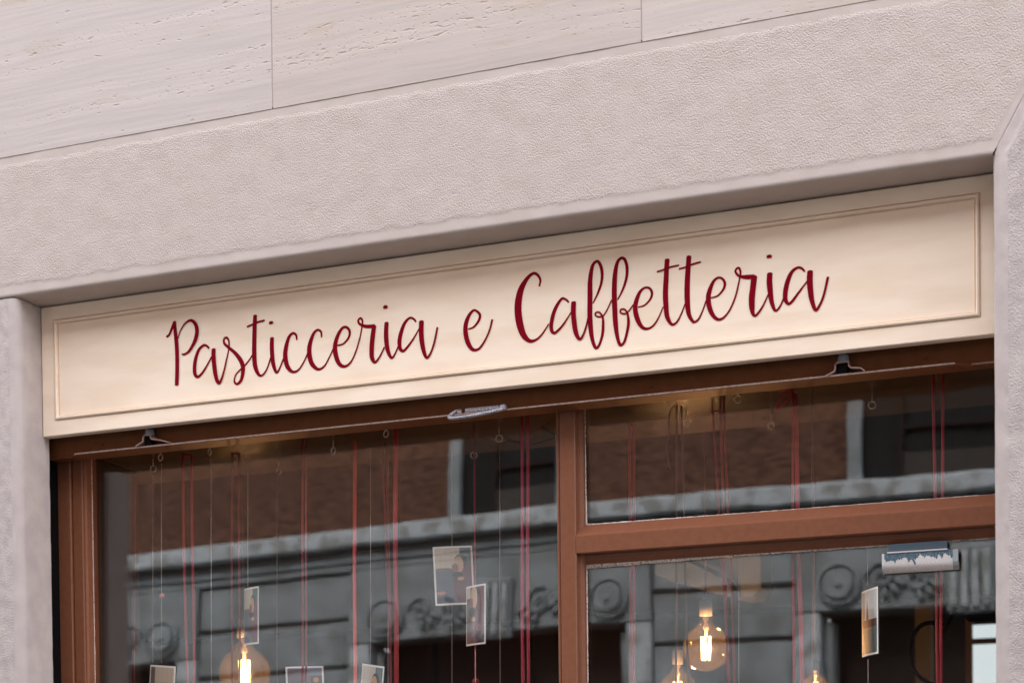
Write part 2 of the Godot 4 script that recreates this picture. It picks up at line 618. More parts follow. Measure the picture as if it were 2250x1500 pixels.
	obj("pier_core", bx(1.595, 4.1, 0.0, 3.26, -0.6, -0.055), M.plain_stone, b)
	obj("pier_core", bx(1.86, 4.1, 3.264, 3.68, -0.335, -0.055), M.plain_stone, b)
	obj("pier_core", bx(2.33, 4.1, 0.0, 3.68, -0.052, -0.004), M.plain_stone, b)
	obj("stall_riser", bx(-1.44, 1.59, 0.0, 1.18, -0.34, -0.1), M.plain_stone, b)
	# the rest of the house behind
	obj("side_wall", bx(-3.9, -3.6, 0.0, 8.5, -7.0, -0.61), M.plain_stone, b)
	obj("side_wall", bx(3.8, 4.1, 0.0, 8.5, -7.0, -0.61), M.plain_stone, b)
	obj("rear_wall", bx(-3.59, 3.79, 0.0, 8.5, -7.0, -6.7), M.plain_stone, b)
	obj("roof", bx(-4.0, 4.2, 8.504, 8.8, -7.1, 0.15), M.plain_stone, b)


func sign_board() -> void:
	sign_thing = thing("shop_sign", Vector3(0, 2.829, -0.13), "long cream painted wooden shop sign with dark red handwriting Pasticceria e Caffetteria", "sign")
	var x0 := -1.398
	var x1 := 1.569
	var y0 := 2.829
	var y1 := 3.2425
	var ring := func(st: SurfaceTool, a: Array, za: float, b: Array, zb: float) -> void:
		var p := [Vector3(a[0], a[2], za), Vector3(a[1], a[2], za), Vector3(a[1], a[3], za), Vector3(a[0], a[3], za)]
		var q := [Vector3(b[0], b[2], zb), Vector3(b[1], b[2], zb), Vector3(b[1], b[3], zb), Vector3(b[0], b[3], zb)]
		for k in 4:
			face(st, [p[k], p[(k + 1) % 4], q[(k + 1) % 4], q[k]], Vector3.BACK)
	var st := begin()
	var e := [x0, x1, y0, y1]
	var m0 := [-1.350, 1.532, 2.8765, 3.1985]
	var inset := func(d: float) -> Array: return [m0[0] + d, m0[1] - d, m0[2] + d, m0[3] - d]
	ring.call(st, [x0, x1, y0, y1], -0.1225, [x0 + 0.0025, x1 - 0.0025, y0 + 0.0025, y1 - 0.0025], -0.12)
	ring.call(st, [x0 + 0.0025, x1 - 0.0025, y0 + 0.0025, y1 - 0.0025], -0.12, m0, -0.12)
	for q in [[x0, x0, y0, y1], [x1, x1, y0, y1]]:
		face(st, [Vector3(q[0], y0, -0.1225), Vector3(q[0], y1, -0.1225), Vector3(q[0], y1, -0.15), Vector3(q[0], y0, -0.15)], Vector3(signf(q[0]), 0, 0))
	for y in [y0, y1]:
		face(st, [Vector3(x0, y, -0.1225), Vector3(x1, y, -0.1225), Vector3(x1, y, -0.15), Vector3(x0, y, -0.15)], Vector3(0, y - 3.0, 0))
	face(st, [Vector3(x0, y0, -0.15), Vector3(x1, y0, -0.15), Vector3(x1, y1, -0.15), Vector3(x0, y1, -0.15)], Vector3.FORWARD)
	obj("frame", st, M.cream, sign_thing)
	st = begin()
	var prof := [[0.0, -0.12], [0.0008, -0.1255], [0.0026, -0.1255], [0.003, -0.1185], [0.0055, -0.1145], [0.009, -0.1135], [0.0118, -0.1155], [0.0128, -0.121], [0.0134, -0.1275], [0.0152, -0.1275], [0.016, -0.124]]
	for i in prof.size() - 1:
		ring.call(st, inset.call(prof[i][0]), prof[i][1], inset.call(prof[i + 1][0]), prof[i + 1][1])
	obj("moulding", st, M.cream, sign_thing)
	st = begin()
	var p: Array = inset.call(0.016)
	face(st, [Vector3(p[0], p[2], -0.124), Vector3(p[1], p[2], -0.124), Vector3(p[1], p[3], -0.124), Vector3(p[0], p[3], -0.124)], Vector3.BACK)
	obj("panel", st, M.cream, sign_thing)
	letter("P", [[[-931,100,8.2],[-922,104,8.2],[-912,122,9.1],[-903,140,10.9]],
		[[-902,142,11.8],[-899,109,13.2],[-895,67,14.1],[-894,25,14.1],[-895,-17,14.1],[-897,-52,13.6]],
		[[-890,89,3.6],[-880,113,4.5],[-863,133,5.9],[-842,140,8.6],[-826,126,12.2],[-821,105,13.5],[-826,82,13.5],[-836,64,11.3],[-852,45,8.1],[-868,38,6.3],[-876,40,5.4]]])
	letter("a", [[[-780,48,6.7],[-788,56,7.2],[-800,58,8.5],[-816,46,10.4],[-827,22,12.2],[-832,-3,13.1],[-831,-26,12.2],[-821,-36,9.0],[-805,-26,8.1],[-788,-5,6.3],[-771,20,4.5]],
		[[-763,42,14.3],[-764,19,15.2],[-761,-14,15.2],[-756,-44,13.4],[-747,-62,10.7],[-738,-54,8.0],[-727,-26,6.3],[-717,10,5.4]]])
	letter("s", [[[-717,10,5.4],[-710,38,5.3],[-709,61,6.2],[-717,73,7.6],[-726,69,7.6],[-725,56,8.0],[-710,42,9.4],[-688,23,11.6],[-671,2,14.2],[-662,-18,14.6],[-662,-41,13.3],[-669,-63,10.7],[-683,-72,8.0],[-692,-62,5.8],[-686,-43,5.3],[-671,-30,5.3],[-654,-18,5.3],[-639,-4,5.3],[-627,11,5.3]]])
	letter("t", [[[-616,128,13.7],[-618,98,14.6],[-620,57,15.0],[-621,16,15.9],[-619,-21,15.0],[-611,-44,11.9],[-601,-55,7.9],[-589,-51,6.2],[-576,-34,5.3],[-563,-2,5.3]],
		[[-644,98,5.8],[-624,103,6.6],[-605,108,6.2],[-584,110,6.2]]])
	letter("i", [[[-559,54,13.6],[-560,30,14.5],[-559,2,14.5],[-555,-27,13.2],[-545,-51,8.3],[-533,-38,6.1],[-518,-7,5.2]],
		[[-561,102,14.9],[-561,100,15.8]]])
	letter("c", [[[-474,40,5.6],[-476,54,7.0],[-487,61,7.8],[-501,50,10.5],[-511,21,14.0],[-514,-7,15.7],[-507,-37,14.4],[-489,-55,8.7],[-468,-50,6.1],[-449,-26,5.2],[-435,0,5.2]]])
	letter("c", [[[-390,39,5.6],[-392,55,6.9],[-404,61,7.8],[-418,50,10.4],[-430,20,14.7],[-432,-8,15.6],[-424,-37,14.3],[-403,-56,9.1],[-382,-49,6.0],[-365,-25,5.2],[-349,3,5.1]]])
	letter("e", [[[-336,8,5.1],[-317,11,6.0],[-299,28,7.3],[-296,46,8.1],[-307,59,8.1],[-322,56,9.0],[-337,34,12.0],[-345,7,14.6],[-343,-20,15.4],[-332,-47,12.8],[-313,-57,8.5],[-293,-46,6.0],[-276,-17,5.1],[-262,22,5.1]]])
	letter("r", [[[-262,22,5.1],[-255,53,5.1],[-253,71,5.9],[-259,80,6.8],[-267,74,6.8],[-262,63,7.6],[-246,55,10.2],[-228,52,11.4],[-214,52,11.0]],
		[[-215,51,14.4],[-221,13,15.2],[-224,-18,15.2],[-223,-40,14.0],[-214,-55,8.5],[-200,-44,5.9],[-182,-15,5.1]]])
	letter("i", [[[-174,56,13.9],[-176,28,14.7],[-175,0,14.7],[-170,-28,12.6],[-159,-48,8.0],[-148,-38,5.9],[-134,-12,5.0]],
		[[-177,105,14.3],[-177,102,15.6]]])
	letter("a", [[[-79,49,5.4],[-86,58,6.7],[-99,62,7.5],[-115,49,10.0],[-127,23,12.6],[-133,-4,13.4],[-130,-25,10.9],[-120,-32,8.4],[-104,-19,7.5],[-86,2,5.8],[-69,27,4.2]],
		[[-61,47,15.8],[-62,20,15.8],[-60,-12,15.0],[-54,-41,12.5],[-45,-60,8.3],[-32,-47,6.6],[-20,-17,6.6],[-10,24,6.2]]])
	letter("e", [[[88,9,4.4],[105,13,6.3],[121,30,7.6],[124,47,8.2],[108,61,6.6],[93,51,10.1],[81,27,13.3],[79,0,14.6],[85,-27,14.6],[97,-48,11.4],[110,-54,8.2],[125,-48,7.0],[142,-26,6.0],[155,0,6.0],[163,27,6.3]]])
	letter("C", [[[309,106,5.6],[312,123,6.8],[304,138,8.1],[291,144,8.7],[273,133,11.8],[254,106,18.1],[245,74,21.2],[243,41,21.8],[248,5,21.2],[259,-27,17.4],[277,-46,11.2],[297,-45,7.4],[316,-31,5.6],[336,-5,4.3]]])
	letter("a", [[[397,50,5.2],[388,59,6.1],[377,62,7.7],[364,48,9.8],[351,23,11.7],[344,-6,11.7],[345,-24,10.5],[353,-32,8.3],[367,-24,7.4],[383,-8,6.1],[404,20,3.7]],
		[[412,47,14.7],[411,22,14.7],[413,-8,14.7],[418,-38,13.5],[429,-58,8.6],[440,-47,6.7],[450,-21,5.5],[456,5,4.3]]])
	letter("f", [[[470,39,4.0],[485,66,6.7],[496,97,8.2],[497,126,9.4],[490,148,8.8],[481,154,8.2],[469,142,10.3],[462,104,14.0],[461,57,15.2],[460,10,15.2],[462,-31,14.0],[467,-64,11.0],[476,-87,9.1],[486,-82,7.9],[496,-56,8.2],[499,-30,8.5],[498,-6,6.4],[489,10,5.2],[478,11,5.2],[477,3,4.9],[488,-2,5.2],[500,0,4.5],[512,16,4.5],[525,41,4.2]]])
	letter("f", [[[543,40,3.9],[558,66,6.6],[569,97,8.1],[571,126,9.3],[565,148,8.7],[554,154,8.1],[542,141,10.3],[535,104,13.9],[533,57,15.1],[534,13,15.1],[536,-28,13.9],[541,-64,10.9],[549,-87,9.0],[561,-80,7.8],[570,-52,8.4],[574,-26,8.7],[571,-3,6.3],[563,10,5.1],[552,11,5.1],[551,3,4.8],[562,-2,5.1],[574,3,4.5],[588,20,4.2]]])
	letter("e", [[[603,12,4.2],[621,15,5.4],[638,30,6.6],[643,46,7.8],[636,60,6.9],[622,63,6.9],[608,53,9.6],[597,29,13.2],[594,6,14.1],[600,-21,13.8],[612,-43,10.5],[627,-51,7.8],[645,-45,6.0],[661,-25,4.8],[675,4,3.6]]])
	letter("t", [[[688,132,13.9],[686,112,14.2],[684,77,14.8],[682,42,15.4],[683,8,14.8],[686,-22,13.1],[694,-41,9.2],[703,-48,7.4],[715,-41,5.9],[727,-21,4.7],[739,7,4.1]],
		[[659,103,4.8],[677,106,5.3],[698,111,5.3],[721,113,4.7]]])
	letter("t", [[[750,133,14.1],[748,109,14.7],[745,69,15.3],[744,35,15.9],[745,0,14.7],[749,-26,12.1],[757,-42,8.8],[764,-48,7.1],[776,-41,5.9],[788,-19,4.7],[798,7,4.1]],
		[[722,103,4.7],[739,105,5.3],[761,111,5.3],[783,114,5.3]]])
	letter("e", [[[812,13,4.1],[830,16,5.3],[846,31,6.7],[851,47,7.6],[844,61,6.7],[831,65,6.7],[818,55,9.1],[807,30,13.2],[804,8,14.1],[809,-19,13.5],[821,-41,10.2],[836,-49,7.6],[852,-41,5.8],[868,-20,5.2],[882,13,5.2],[891,49,4.9]]])
	letter("r", [[[891,49,4.9],[895,71,5.8],[891,84,6.4],[884,83,6.4],[881,76,6.1],[887,66,7.0],[898,60,8.7],[914,57,12.7],[932,56,11.5]],
		[[933,55,16.7],[929,24,16.7],[926,-1,17.3],[926,-24,15.6],[929,-44,9.8],[936,-50,6.9],[947,-40,6.3],[959,-22,5.2],[973,6,4.0]]])
	letter("i", [[[976,58,15.5],[975,36,16.1],[977,10,14.9],[981,-19,12.0],[989,-41,8.0],[998,-40,6.3],[1008,-25,5.1],[1016,-5,4.0]],
		[[975,106,14.3],[975,104,15.5]]])
	letter("a", [[[1071,53,5.4],[1063,62,6.8],[1052,65,7.7],[1037,56,10.3],[1026,35,13.1],[1019,8,13.7],[1018,-14,12.6],[1025,-28,8.6],[1035,-25,8.0],[1053,-4,6.8],[1078,26,4.0]],
		[[1086,50,15.9],[1085,25,16.4],[1087,-3,15.3],[1091,-29,12.7],[1100,-54,8.5],[1110,-45,7.3],[1122,-19,6.8],[1134,29,7.3]]])


func pane(x0: float, x1: float, y0: float, y1: float, z: float, lean: float, sd: int, tilt: Vector2) -> SurfaceTool:
	# slightly uneven float glass, leaning back towards one end
	var st := begin(true)
	var nx := 56
	var ny := 40
	var at := func(i: int, j: int, zz: float) -> Vector3:
		var x := lerpf(x0, x1, float(i) / nx)
		var y := lerpf(y0, y1, float(j) / ny)
		var yc := (y0 + y1) * 0.5
		var d := -lean * (x1 - x) / (x1 - x0) * (y - 2.3) - tilt.y * (y - yc) - tilt.x * (x - (x0 + x1) * 0.5)
		d += 0.00004 * swell.get_noise_2d(x * 0.42 + sd * 9.0, y * 0.5)
		return Vector3(x, y, z + zz + d)
	for j in ny:
		for i in nx:
			face(st, [at.call(i, j, 0.0), at.call(i + 1, j, 0.0), at.call(i + 1, j + 1, 0.0), at.call(i, j + 1, 0.0)], Vector3.BACK)
	st.set_smooth_group(1)
	for j in ny:
		for i in nx:
			face(st, [at.call(i, j, -0.004), at.call(i + 1, j, -0.004), at.call(i + 1, j + 1, -0.004), at.call(i, j + 1, -0.004)], Vector3.FORWARD)
	return st


func shop_window() -> void:
	var w := thing("shop_window", Vector3(0.1, 1.18, -0.3), "brown painted wooden shop window frame with three panes", "window")
	var zf := -0.25
	var zb := -0.34
	obj("stile", bx(-1.442, -1.389, 1.18, 2.86, zb, zf, 0.003), M.brown, w)
	obj("stile", bx(-1.387, -1.347, 1.18, 2.86, zb, zf - 0.007, 0.003), M.brown, w)
	obj("glazing_bead", prism(begin(), PackedVector2Array([Vector2(-1.3469, -0.262), Vector2(-1.3425, -0.262), Vector2(-1.3385, -0.27), Vector2(-1.3375, -0.297), Vector2(-1.3469, -0.297)]), Vector3(0, 1.18, 0), Vector3.RIGHT, Vector3.BACK, Vector3(0, 1.64, 0)), M.brown, w)
	obj("mullion", bx(0.319, 0.368, 1.18, 2.86, zb, zf, 0.003), M.brown, w)
	obj("mullion_edge", bx(0.3085, 0.3175, 1.18, 2.86, zb, zf - 0.004, 0.002), M.brown, w)
	obj("stile", bx(1.565, 1.593, 1.18, 2.86, zb, zf, 0.003), M.brown, w)
	obj("head_rail", bx(-1.442, 1.593, 2.815, 2.861, zb - 0.002, zf - 0.002), M.brown, w)
	obj("bottom_rail", bx(-1.442, 1.593, 1.18, 1.25, zb - 0.002, zf - 0.002), M.brown, w)
	var prof := PackedVector2Array([Vector2(zf, 2.3605), Vector2(zf - 0.003, 2.3575), Vector2(zb, 2.3575), Vector2(zb, 2.4475), Vector2(-0.296, 2.4475), Vector2(-0.29, 2.4455), Vector2(-0.258, 2.416), Vector2(-0.2525, 2.4115), Vector2(zf, 2.4085)])
	obj("transom", prism(begin(), prof, Vector3(0.3682, 0, 0), Vector3.BACK, Vector3.UP, Vector3(1.1966, 0, 0)), M.brown, w)
	obj("glazing_bead", prism(begin(), PackedVector2Array([Vector2(-0.284, 2.357), Vector2(-0.2965, 2.357), Vector2(-0.2965, 2.331), Vector2(-0.292, 2.332), Vector2(-0.286, 2.342)]), Vector3(0.3684, 0, 0), Vector3.BACK, Vector3.UP, Vector3(1.196, 0, 0)), M.brown, w)
	for y in [[1.25, 2.357], [2.411, 2.815]]:
		obj("glazing_bead", prism(begin(), PackedVector2Array([Vector2(0.3681, -0.272), Vector2(0.374, -0.274), Vector2(0.382, -0.284), Vector2(0.3835, -0.297), Vector2(0.3681, -0.297)]), Vector3(0, y[0], 0), Vector3.RIGHT, Vector3.BACK, Vector3(0, y[1] - y[0], 0)), M.brown, w)
	# old white putty, ragged along its edges
	var putty := func(a: Vector3, b: Vector3, side: Vector3, wide: float, rough: float) -> SurfaceTool:
		var st := begin()
		var n := 140
		var prev := []
		for i in n + 1:
			var p := a.lerp(b, float(i) / n)
			var k := wide * lerpf(1.0, 0.45, minf(1.0, 2.2 * i / n)) + rough * grain.get_noise_3d(p.x * 1.1, p.y * 1.1, 3.0) + rough * 0.8 * swell.get_noise_3d(p.x * 2.0, p.y * 2.0, 8.0)
			var now := [p, p + side * maxf(k, 0.0006), p + Vector3(0, 0, 0.0025), p + side * maxf(k, 0.0006) * 0.9 + Vector3(0, 0, 0.0012)]
			if i:
				face(st, [prev[2], prev[3], now[3], now[2]], Vector3.BACK)
				face(st, [prev[3], prev[1], now[1], now[3]], side)
				face(st, [prev[0], prev[2], now[2], now[0]], -side)
			prev = now
		return st
	var zp := -0.2985
	obj("putty", putty.call(Vector3(0.3835, 2.331, zp), Vector3(1.565, 2.334, zp), Vector3.DOWN, 0.012, 0.002), M.putty, w)
	obj("putty", putty.call(Vector3(0.3835, 2.3255, zp), Vector3(0.3835, 1.25, zp), Vector3.RIGHT, 0.003, 0.0012), M.putty, w)
	obj("putty", putty.call(Vector3(0.3835, 2.4475, zp), Vector3(1.565, 2.4475, zp), Vector3.UP, 0.0034, 0.0014), M.putty, w)
	obj("putty", putty.call(Vector3(0.3835, 2.448, zp), Vector3(0.3835, 2.815, zp), Vector3.RIGHT, 0.0035, 0.0012), M.putty, w)
	obj("putty", putty.call(Vector3(-1.3375, 1.25, zp), Vector3(-1.3375, 2.815, zp), Vector3.RIGHT, 0.003, 0.0012), M.putty, w)
	for k in [[-1.345, 0.3105, 1.24, 2.83, 0.0095, 1, Vector2(0, 0)], [0.381, 1.575, 2.442, 2.83, 0.0, 2, Vector2(0, 0)], [0.381, 1.575, 1.24, 2.336, 0.0, 3, Vector2(0, 0)]]:
		obj("pane", pane(k[0], k[1], k[2], k[3], -0.3, k[4], k[5], k[6]), M.glass, w)
		obj("inner_pane", pane(k[0], k[1], k[2], k[3], -0.312, k[4], k[5], k[6]), M.glass, w)


func shutter() -> void:
	var s := thing("roller_shutter", Vector3(0.1, 2.77, -0.19), "brown steel roller shutter rolled up under the sign, only its bottom bar showing", "shutter")
	obj("bottom_bar", bx(-1.425, 1.585, 2.776, 2.90, -0.205, -0.19, 0.002), M.brown_dark, s)
	obj("slat", bx(-1.425, 1.585, 2.903, 2.98, -0.207, -0.193, 0.004), M.brown_dark, s)
	obj("slat", bx(-1.425, 1.585, 2.983, 3.06, -0.207, -0.193, 0.004), M.brown_dark, s)
	var ang := PackedVector2Array([Vector2(-1.309, -0.16), Vector2(1.462, -0.16), Vector2(1.492, -0.186), Vector2(1.585, -0.186), Vector2(1.585, -0.24), Vector2(-1.425, -0.24), Vector2(-1.425, -0.186), Vector2(-1.335, -0.186)])
	var bar := obj("angle_bar", prism(begin(), ang, Vector3(0, 2.7715, 0), Vector3.RIGHT, Vector3.BACK, Vector3(0, 0.0042, 0)), M.brown_dark, s)
	obj("worn_highlight", bx(-1.307, 1.461, 2.7722, 2.7772, -0.164, -0.1585, 0.001), M.worn_highlight, bar)  # lighter strip: highlight painted along the worn front lip
	obj("worn_highlight", bx(1.50, 1.58, 2.7722, 2.7762, -0.188, -0.1845, 0.001), M.worn_highlight, bar)
	obj("guide_channel", bx(-1.475, -1.4365, 1.18, 3.0, -0.2485, -0.158), M.black, s)
	# hat-shaped brackets with a rubber buffer on each
	var hats := [[-1.0, [[-72, 9], [-56, 16], [-47, 20], [-45, 34], [-42, 39], [-36, 40], [-20, 40], [-16, 37], [-15, 29], [-11, 26], [18, 21], [50, 11]]], [1.165, [[-46, 6], [-24, 15], [-21, 20], [-21, 33], [-15, 38], [14, 39], [18, 35], [19, 25], [24, 21], [50, 18], [61, 8]]]]
	for hk in hats.size():
		var h: Array = hats[hk]
		var poly := PackedVector2Array()
		for v in h[1]:
			poly.append(Vector2(v[0], v[1]) * 0.001)
		for i in range(h[1].size() - 1, -1, -1):
			var a: Vector2 = poly[maxi(i - 1, 0)]
			var b: Vector2 = poly[mini(i + 1, h[1].size() - 1)]
			var d := (b - a).normalized()
			poly.append(poly[i] - Vector2(-d.y, d.x) * 0.0032)
		var plate := obj("shutter_stop", prism(begin(), poly, Vector3(h[0], 2.771, -0.189), Vector3.RIGHT, Vector3.UP, Vector3(0, 0, 0.034 if hk == 1 else 0.036)), M.bracket, s)
		var lip := PackedVector2Array()
		for i in h[1].size():
			lip.append(poly[i] + Vector2(0, 0.0002))
		for i in range(h[1].size() - 1, -1, -1):
			lip.append(poly[i] - Vector2(0, 0.0026))
		var mx: float = h[0] + (-0.0295 if hk == 0 else 0.0)
		obj("rubber_foot", bx(mx - 0.0145, mx + 0.0125, 2.7765, 2.8065, -0.186, -0.160, 0.002), M.black, plate)
		obj("rubber_buffer", lathe(begin(true), [[0.0, 0.0], [0.0165, 0.0], [0.0165, 0.001], [0.0140, 0.017], [0.0125, 0.0195], [0.0, 0.0195]], Vector3(mx, 2.8112, -0.172), 28), M.rubber, plate)
	for x in [-1.22, -0.52, 0.62, 1.38]:
		obj("bolt_head", lathe(begin(true), [[0.0055, 0.0], [0.0052, 0.002], [0.003, 0.0035], [0.0, 0.004]], Vector3(x, 2.805, -0.19), 12, Vector3.BACK), M.brown_dark, s)
	# pull handle: a drop bail on a back bar
	var hd := obj("pull_handle", tube(begin(true), curve([Vector3(0.180, 2.785, -0.166), Vector3(0.186, 2.779, -0.155), Vector3(0.164, 2.769, -0.140), Vector3(0.105, 2.7605, -0.132), Vector3(0.050, 2.7590, -0.134), Vector3(0.020, 2.762, -0.141), Vector3(0.013, 2.772, -0.154), Vector3(0.026, 2.785, -0.165), Vector3(0.044, 2.787, -0.168)], 6), 0.0054, 10), M.steel, s)
	obj("back_bar", bx(0.056, 0.166, 2.777, 2.792, -0.172, -0.162, 0.003), M.steel, hd)
	obj("knuckle", lathe(begin(true), [[0.0, 0.0], [0.008, 0.0], [0.009, 0.003], [0.009, 0.015], [0.007, 0.018], [0.0, 0.018]], Vector3(0.17, 2.783, -0.163), 14, Vector3.RIGHT), M.steel, hd)
	obj("knuckle", lathe(begin(true), [[0.0, 0.0], [0.0065, 0.0], [0.007, 0.003], [0.007, 0.012], [0.0, 0.014]], Vector3(0.034, 2.781, -0.165), 14, Vector3.RIGHT), M.steel, hd)


func interior() -> void:
	var yc := 2.824
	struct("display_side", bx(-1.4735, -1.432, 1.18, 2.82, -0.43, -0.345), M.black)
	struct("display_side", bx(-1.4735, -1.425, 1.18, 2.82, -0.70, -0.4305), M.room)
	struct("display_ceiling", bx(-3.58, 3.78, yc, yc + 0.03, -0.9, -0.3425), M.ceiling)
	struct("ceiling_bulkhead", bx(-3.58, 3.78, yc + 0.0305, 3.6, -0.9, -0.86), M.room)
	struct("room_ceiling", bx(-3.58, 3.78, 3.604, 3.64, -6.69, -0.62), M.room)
	struct("added_beam", bx(-3.58, 3.78, 2.42, 3.6, -2.5, -2.3), M.black)  # added black beam, keeps the back window's streak off the glossy display ceiling
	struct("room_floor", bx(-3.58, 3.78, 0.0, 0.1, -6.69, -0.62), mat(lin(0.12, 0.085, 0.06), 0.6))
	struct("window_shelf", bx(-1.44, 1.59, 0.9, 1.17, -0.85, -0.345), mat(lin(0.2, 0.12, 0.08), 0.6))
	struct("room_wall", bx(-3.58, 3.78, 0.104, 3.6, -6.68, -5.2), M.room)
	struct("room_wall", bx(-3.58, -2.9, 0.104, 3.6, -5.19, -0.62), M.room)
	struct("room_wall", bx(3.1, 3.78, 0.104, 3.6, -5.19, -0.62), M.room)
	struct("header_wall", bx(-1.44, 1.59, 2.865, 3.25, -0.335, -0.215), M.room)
	# pale post and back window
	var a: Vector3 = Vector3(0.8375, 2.4099, -4.2000)
	struct("room_pillar", bx(a.x - 0.045, a.x + 0.035, 0.104, 3.6, -4.28, -4.2), mat(lin(0.24, 0.19, 0.11), 0.8))
	var wl := thing("lit_window", Vector3(1.0768, 2.2469, -4.6000), "bright back window in a brown frame deep inside the shop", "window")
	var p0: Vector3 = Vector3(1.0268, 2.2488, -4.6000)
	var p1: Vector3 = Vector3(1.0278, 2.4570, -4.6000)
	var p2: Vector3 = Vector3(1.0283, 2.5481, -4.6000)
	var glow := mat(Color.WHITE, 0.5)
	glow.emission_enabled = true
	glow.emission = Color(0.86, 0.93, 0.95)
	glow.emission_energy_multiplier = 0.26
	obj("pane", bx(p0.x, p0.x + 0.36, p0.y - 0.07, p1.y - 0.01, -4.64, -4.62), glow, wl)
	obj("pane", bx(p0.x, p0.x + 0.36, p1.y + 0.02, p2.y, -4.64, -4.62), glow, wl)
	obj("frame", bx(p0.x - 0.035, p0.x, p0.y - 0.10, p2.y + 0.03, -4.66, -4.6), mat(lin(0.2, 0.11, 0.06), 0.6), wl)
	obj("frame", bx(p0.x + 0.36, p0.x + 0.395, p0.y - 0.10, p2.y + 0.03, -4.66, -4.6), mat(lin(0.2, 0.11, 0.06), 0.6), wl)
	obj("glazing_bar", bx(p0.x, p0.x + 0.36, p1.y - 0.01, p1.y + 0.02, -4.655, -4.605), mat(lin(0.1, 0.05, 0.03), 0.6), wl)
	var al := AreaLight3D.new()
	al.name = "window_light"
	al.area_size = Vector2(0.36, 0.6)
	al.light_energy = 0.005
	al.light_color = Color(0.86, 0.93, 0.95)
	al.shadow_enabled = true
	al.position = Vector3(p0.x + 0.18, p1.y - 0.3, -4.59)
	al.rotation.y = PI
	wl.add_child(al)
	al.position -= wl.position
	# dark door panels on the far wall
	var d := thing("back_door", Vector3(-3.4, 0.1, -5.19), "dark wooden double door in the back wall of the shop", "door")
	for k in 3:
		obj("panel", bx(-2.85 + 0.62 * k, -2.27 + 0.62 * k, 0.11, 2.9, -5.195, -5.16, 0.02), M.room_wood, d)
	# pale wall unit with a cable
	var u := thing("wall_unit", Vector3(0.3410, 2.5278, -1.9000), "pale grey air conditioning unit high inside the shop behind the round bulb", "air conditioner")
	obj("casing", prism(begin(), PackedVector2Array([Vector2(0.1240, 2.5202), Vector2(0.1259, 2.7165), Vector2(0.5403, 2.7040), Vector2(0.5382, 2.4469), Vector2(0.5082, 2.4177), Vector2(0.4554, 2.4138)]), Vector3(0, 0, -2.1), Vector3.RIGHT, Vector3.UP, Vector3(0, 0, 0.2)), mat(lin(0.07, 0.069, 0.068), 0.6), u)
	var pl: Array = [Vector3(0.2689, 2.5638, -1.8500), Vector3(0.3274, 2.5308, -1.8500), Vector3(0.3979, 2.4920, -1.8500), Vector3(0.4450, 2.4464, -1.8500), Vector3(0.4480, 2.3845, -1.8500)]
	var cb := obj("cable", tube(begin(true), curve(pl, 5), 0.009, 8), M.black, u)
	obj("plug", lathe(begin(true), [[0.0, -0.02], [0.015, -0.014], [0.018, 0.0], [0.015, 0.014], [0.0, 0.02]], pl[4], 12), M.black, cb)
	var bw := thing("bent_wire", Vector3(0.1295, 2.8213, -0.6200), "thin bent dark wire near the ceiling beside the mullion", "wire")
	obj("arm", tube(begin(true), [Vector3(0.0882, 2.8524, -0.6200), Vector3(0.1295, 2.8242, -0.6200), Vector3(0.1842, 2.7906, -0.6200)], 0.0026, 7), M.black, bw)
	var arc: Array = [Vector3(-0.0071, 2.8158, -0.6600), Vector3(0.0116, 2.7996, -0.6600), Vector3(0.0521, 2.7844, -0.6600), Vector3(0.1066, 2.7853, -0.6600), Vector3(0.1577, 2.7981, -0.6600)]
	obj("loop", tube(begin(true), curve(arc, 5), 0.0018, 6), M.black, bw)
	# black cable looping down on the far side
	var c := thing("black_cable", Vector3(1.3372, 2.2363, -1.2000), "thick black cable looping down in front of the pale pillar", "cable")
	var cp: Array = [Vector3(1.4596, 2.2225, -1.2000), Vector3(1.4087, 2.2427, -1.2000), Vector3(1.3630, 2.2481, -1.2000), Vector3(1.3314, 2.2263, -1.2000), Vector3(1.3082, 2.1892, -1.2000), Vector3(1.2853, 2.1598, -1.2200)]
	obj("lead", tube(begin(true), curve(cp, 6), 0.007, 8), M.black, c)
	var cq: Array = [Vector3(1.2996, 2.1985, -1.2000), Vector3(1.2591, 2.2065, -1.2000), Vector3(1.2242, 2.1964, -1.2000), Vector3(1.2006, 2.1590, -1.2000), Vector3(1.1930, 2.1149, -1.2000), Vector3(1.2015, 2.0656, -1.2000), Vector3(1.2290, 2.0274, -1.2000), Vector3(1.2783, 1.9989, -1.2000), Vector3(1.3502, 1.9785, -1.2000)]
	obj("loop", tube(begin(true), curve(cq, 6), 0.0075, 8), M.black, c)
	var cr: Vector3 = Vector3(1.4199, 2.2173, -1.2000)
	obj("plug", box(begin(), cr - Vector3(0.045, 0.014, 0.02), cr + Vector3(0.06, 0.014, 0.02), 0.006), M.black, c)
	worn_box()


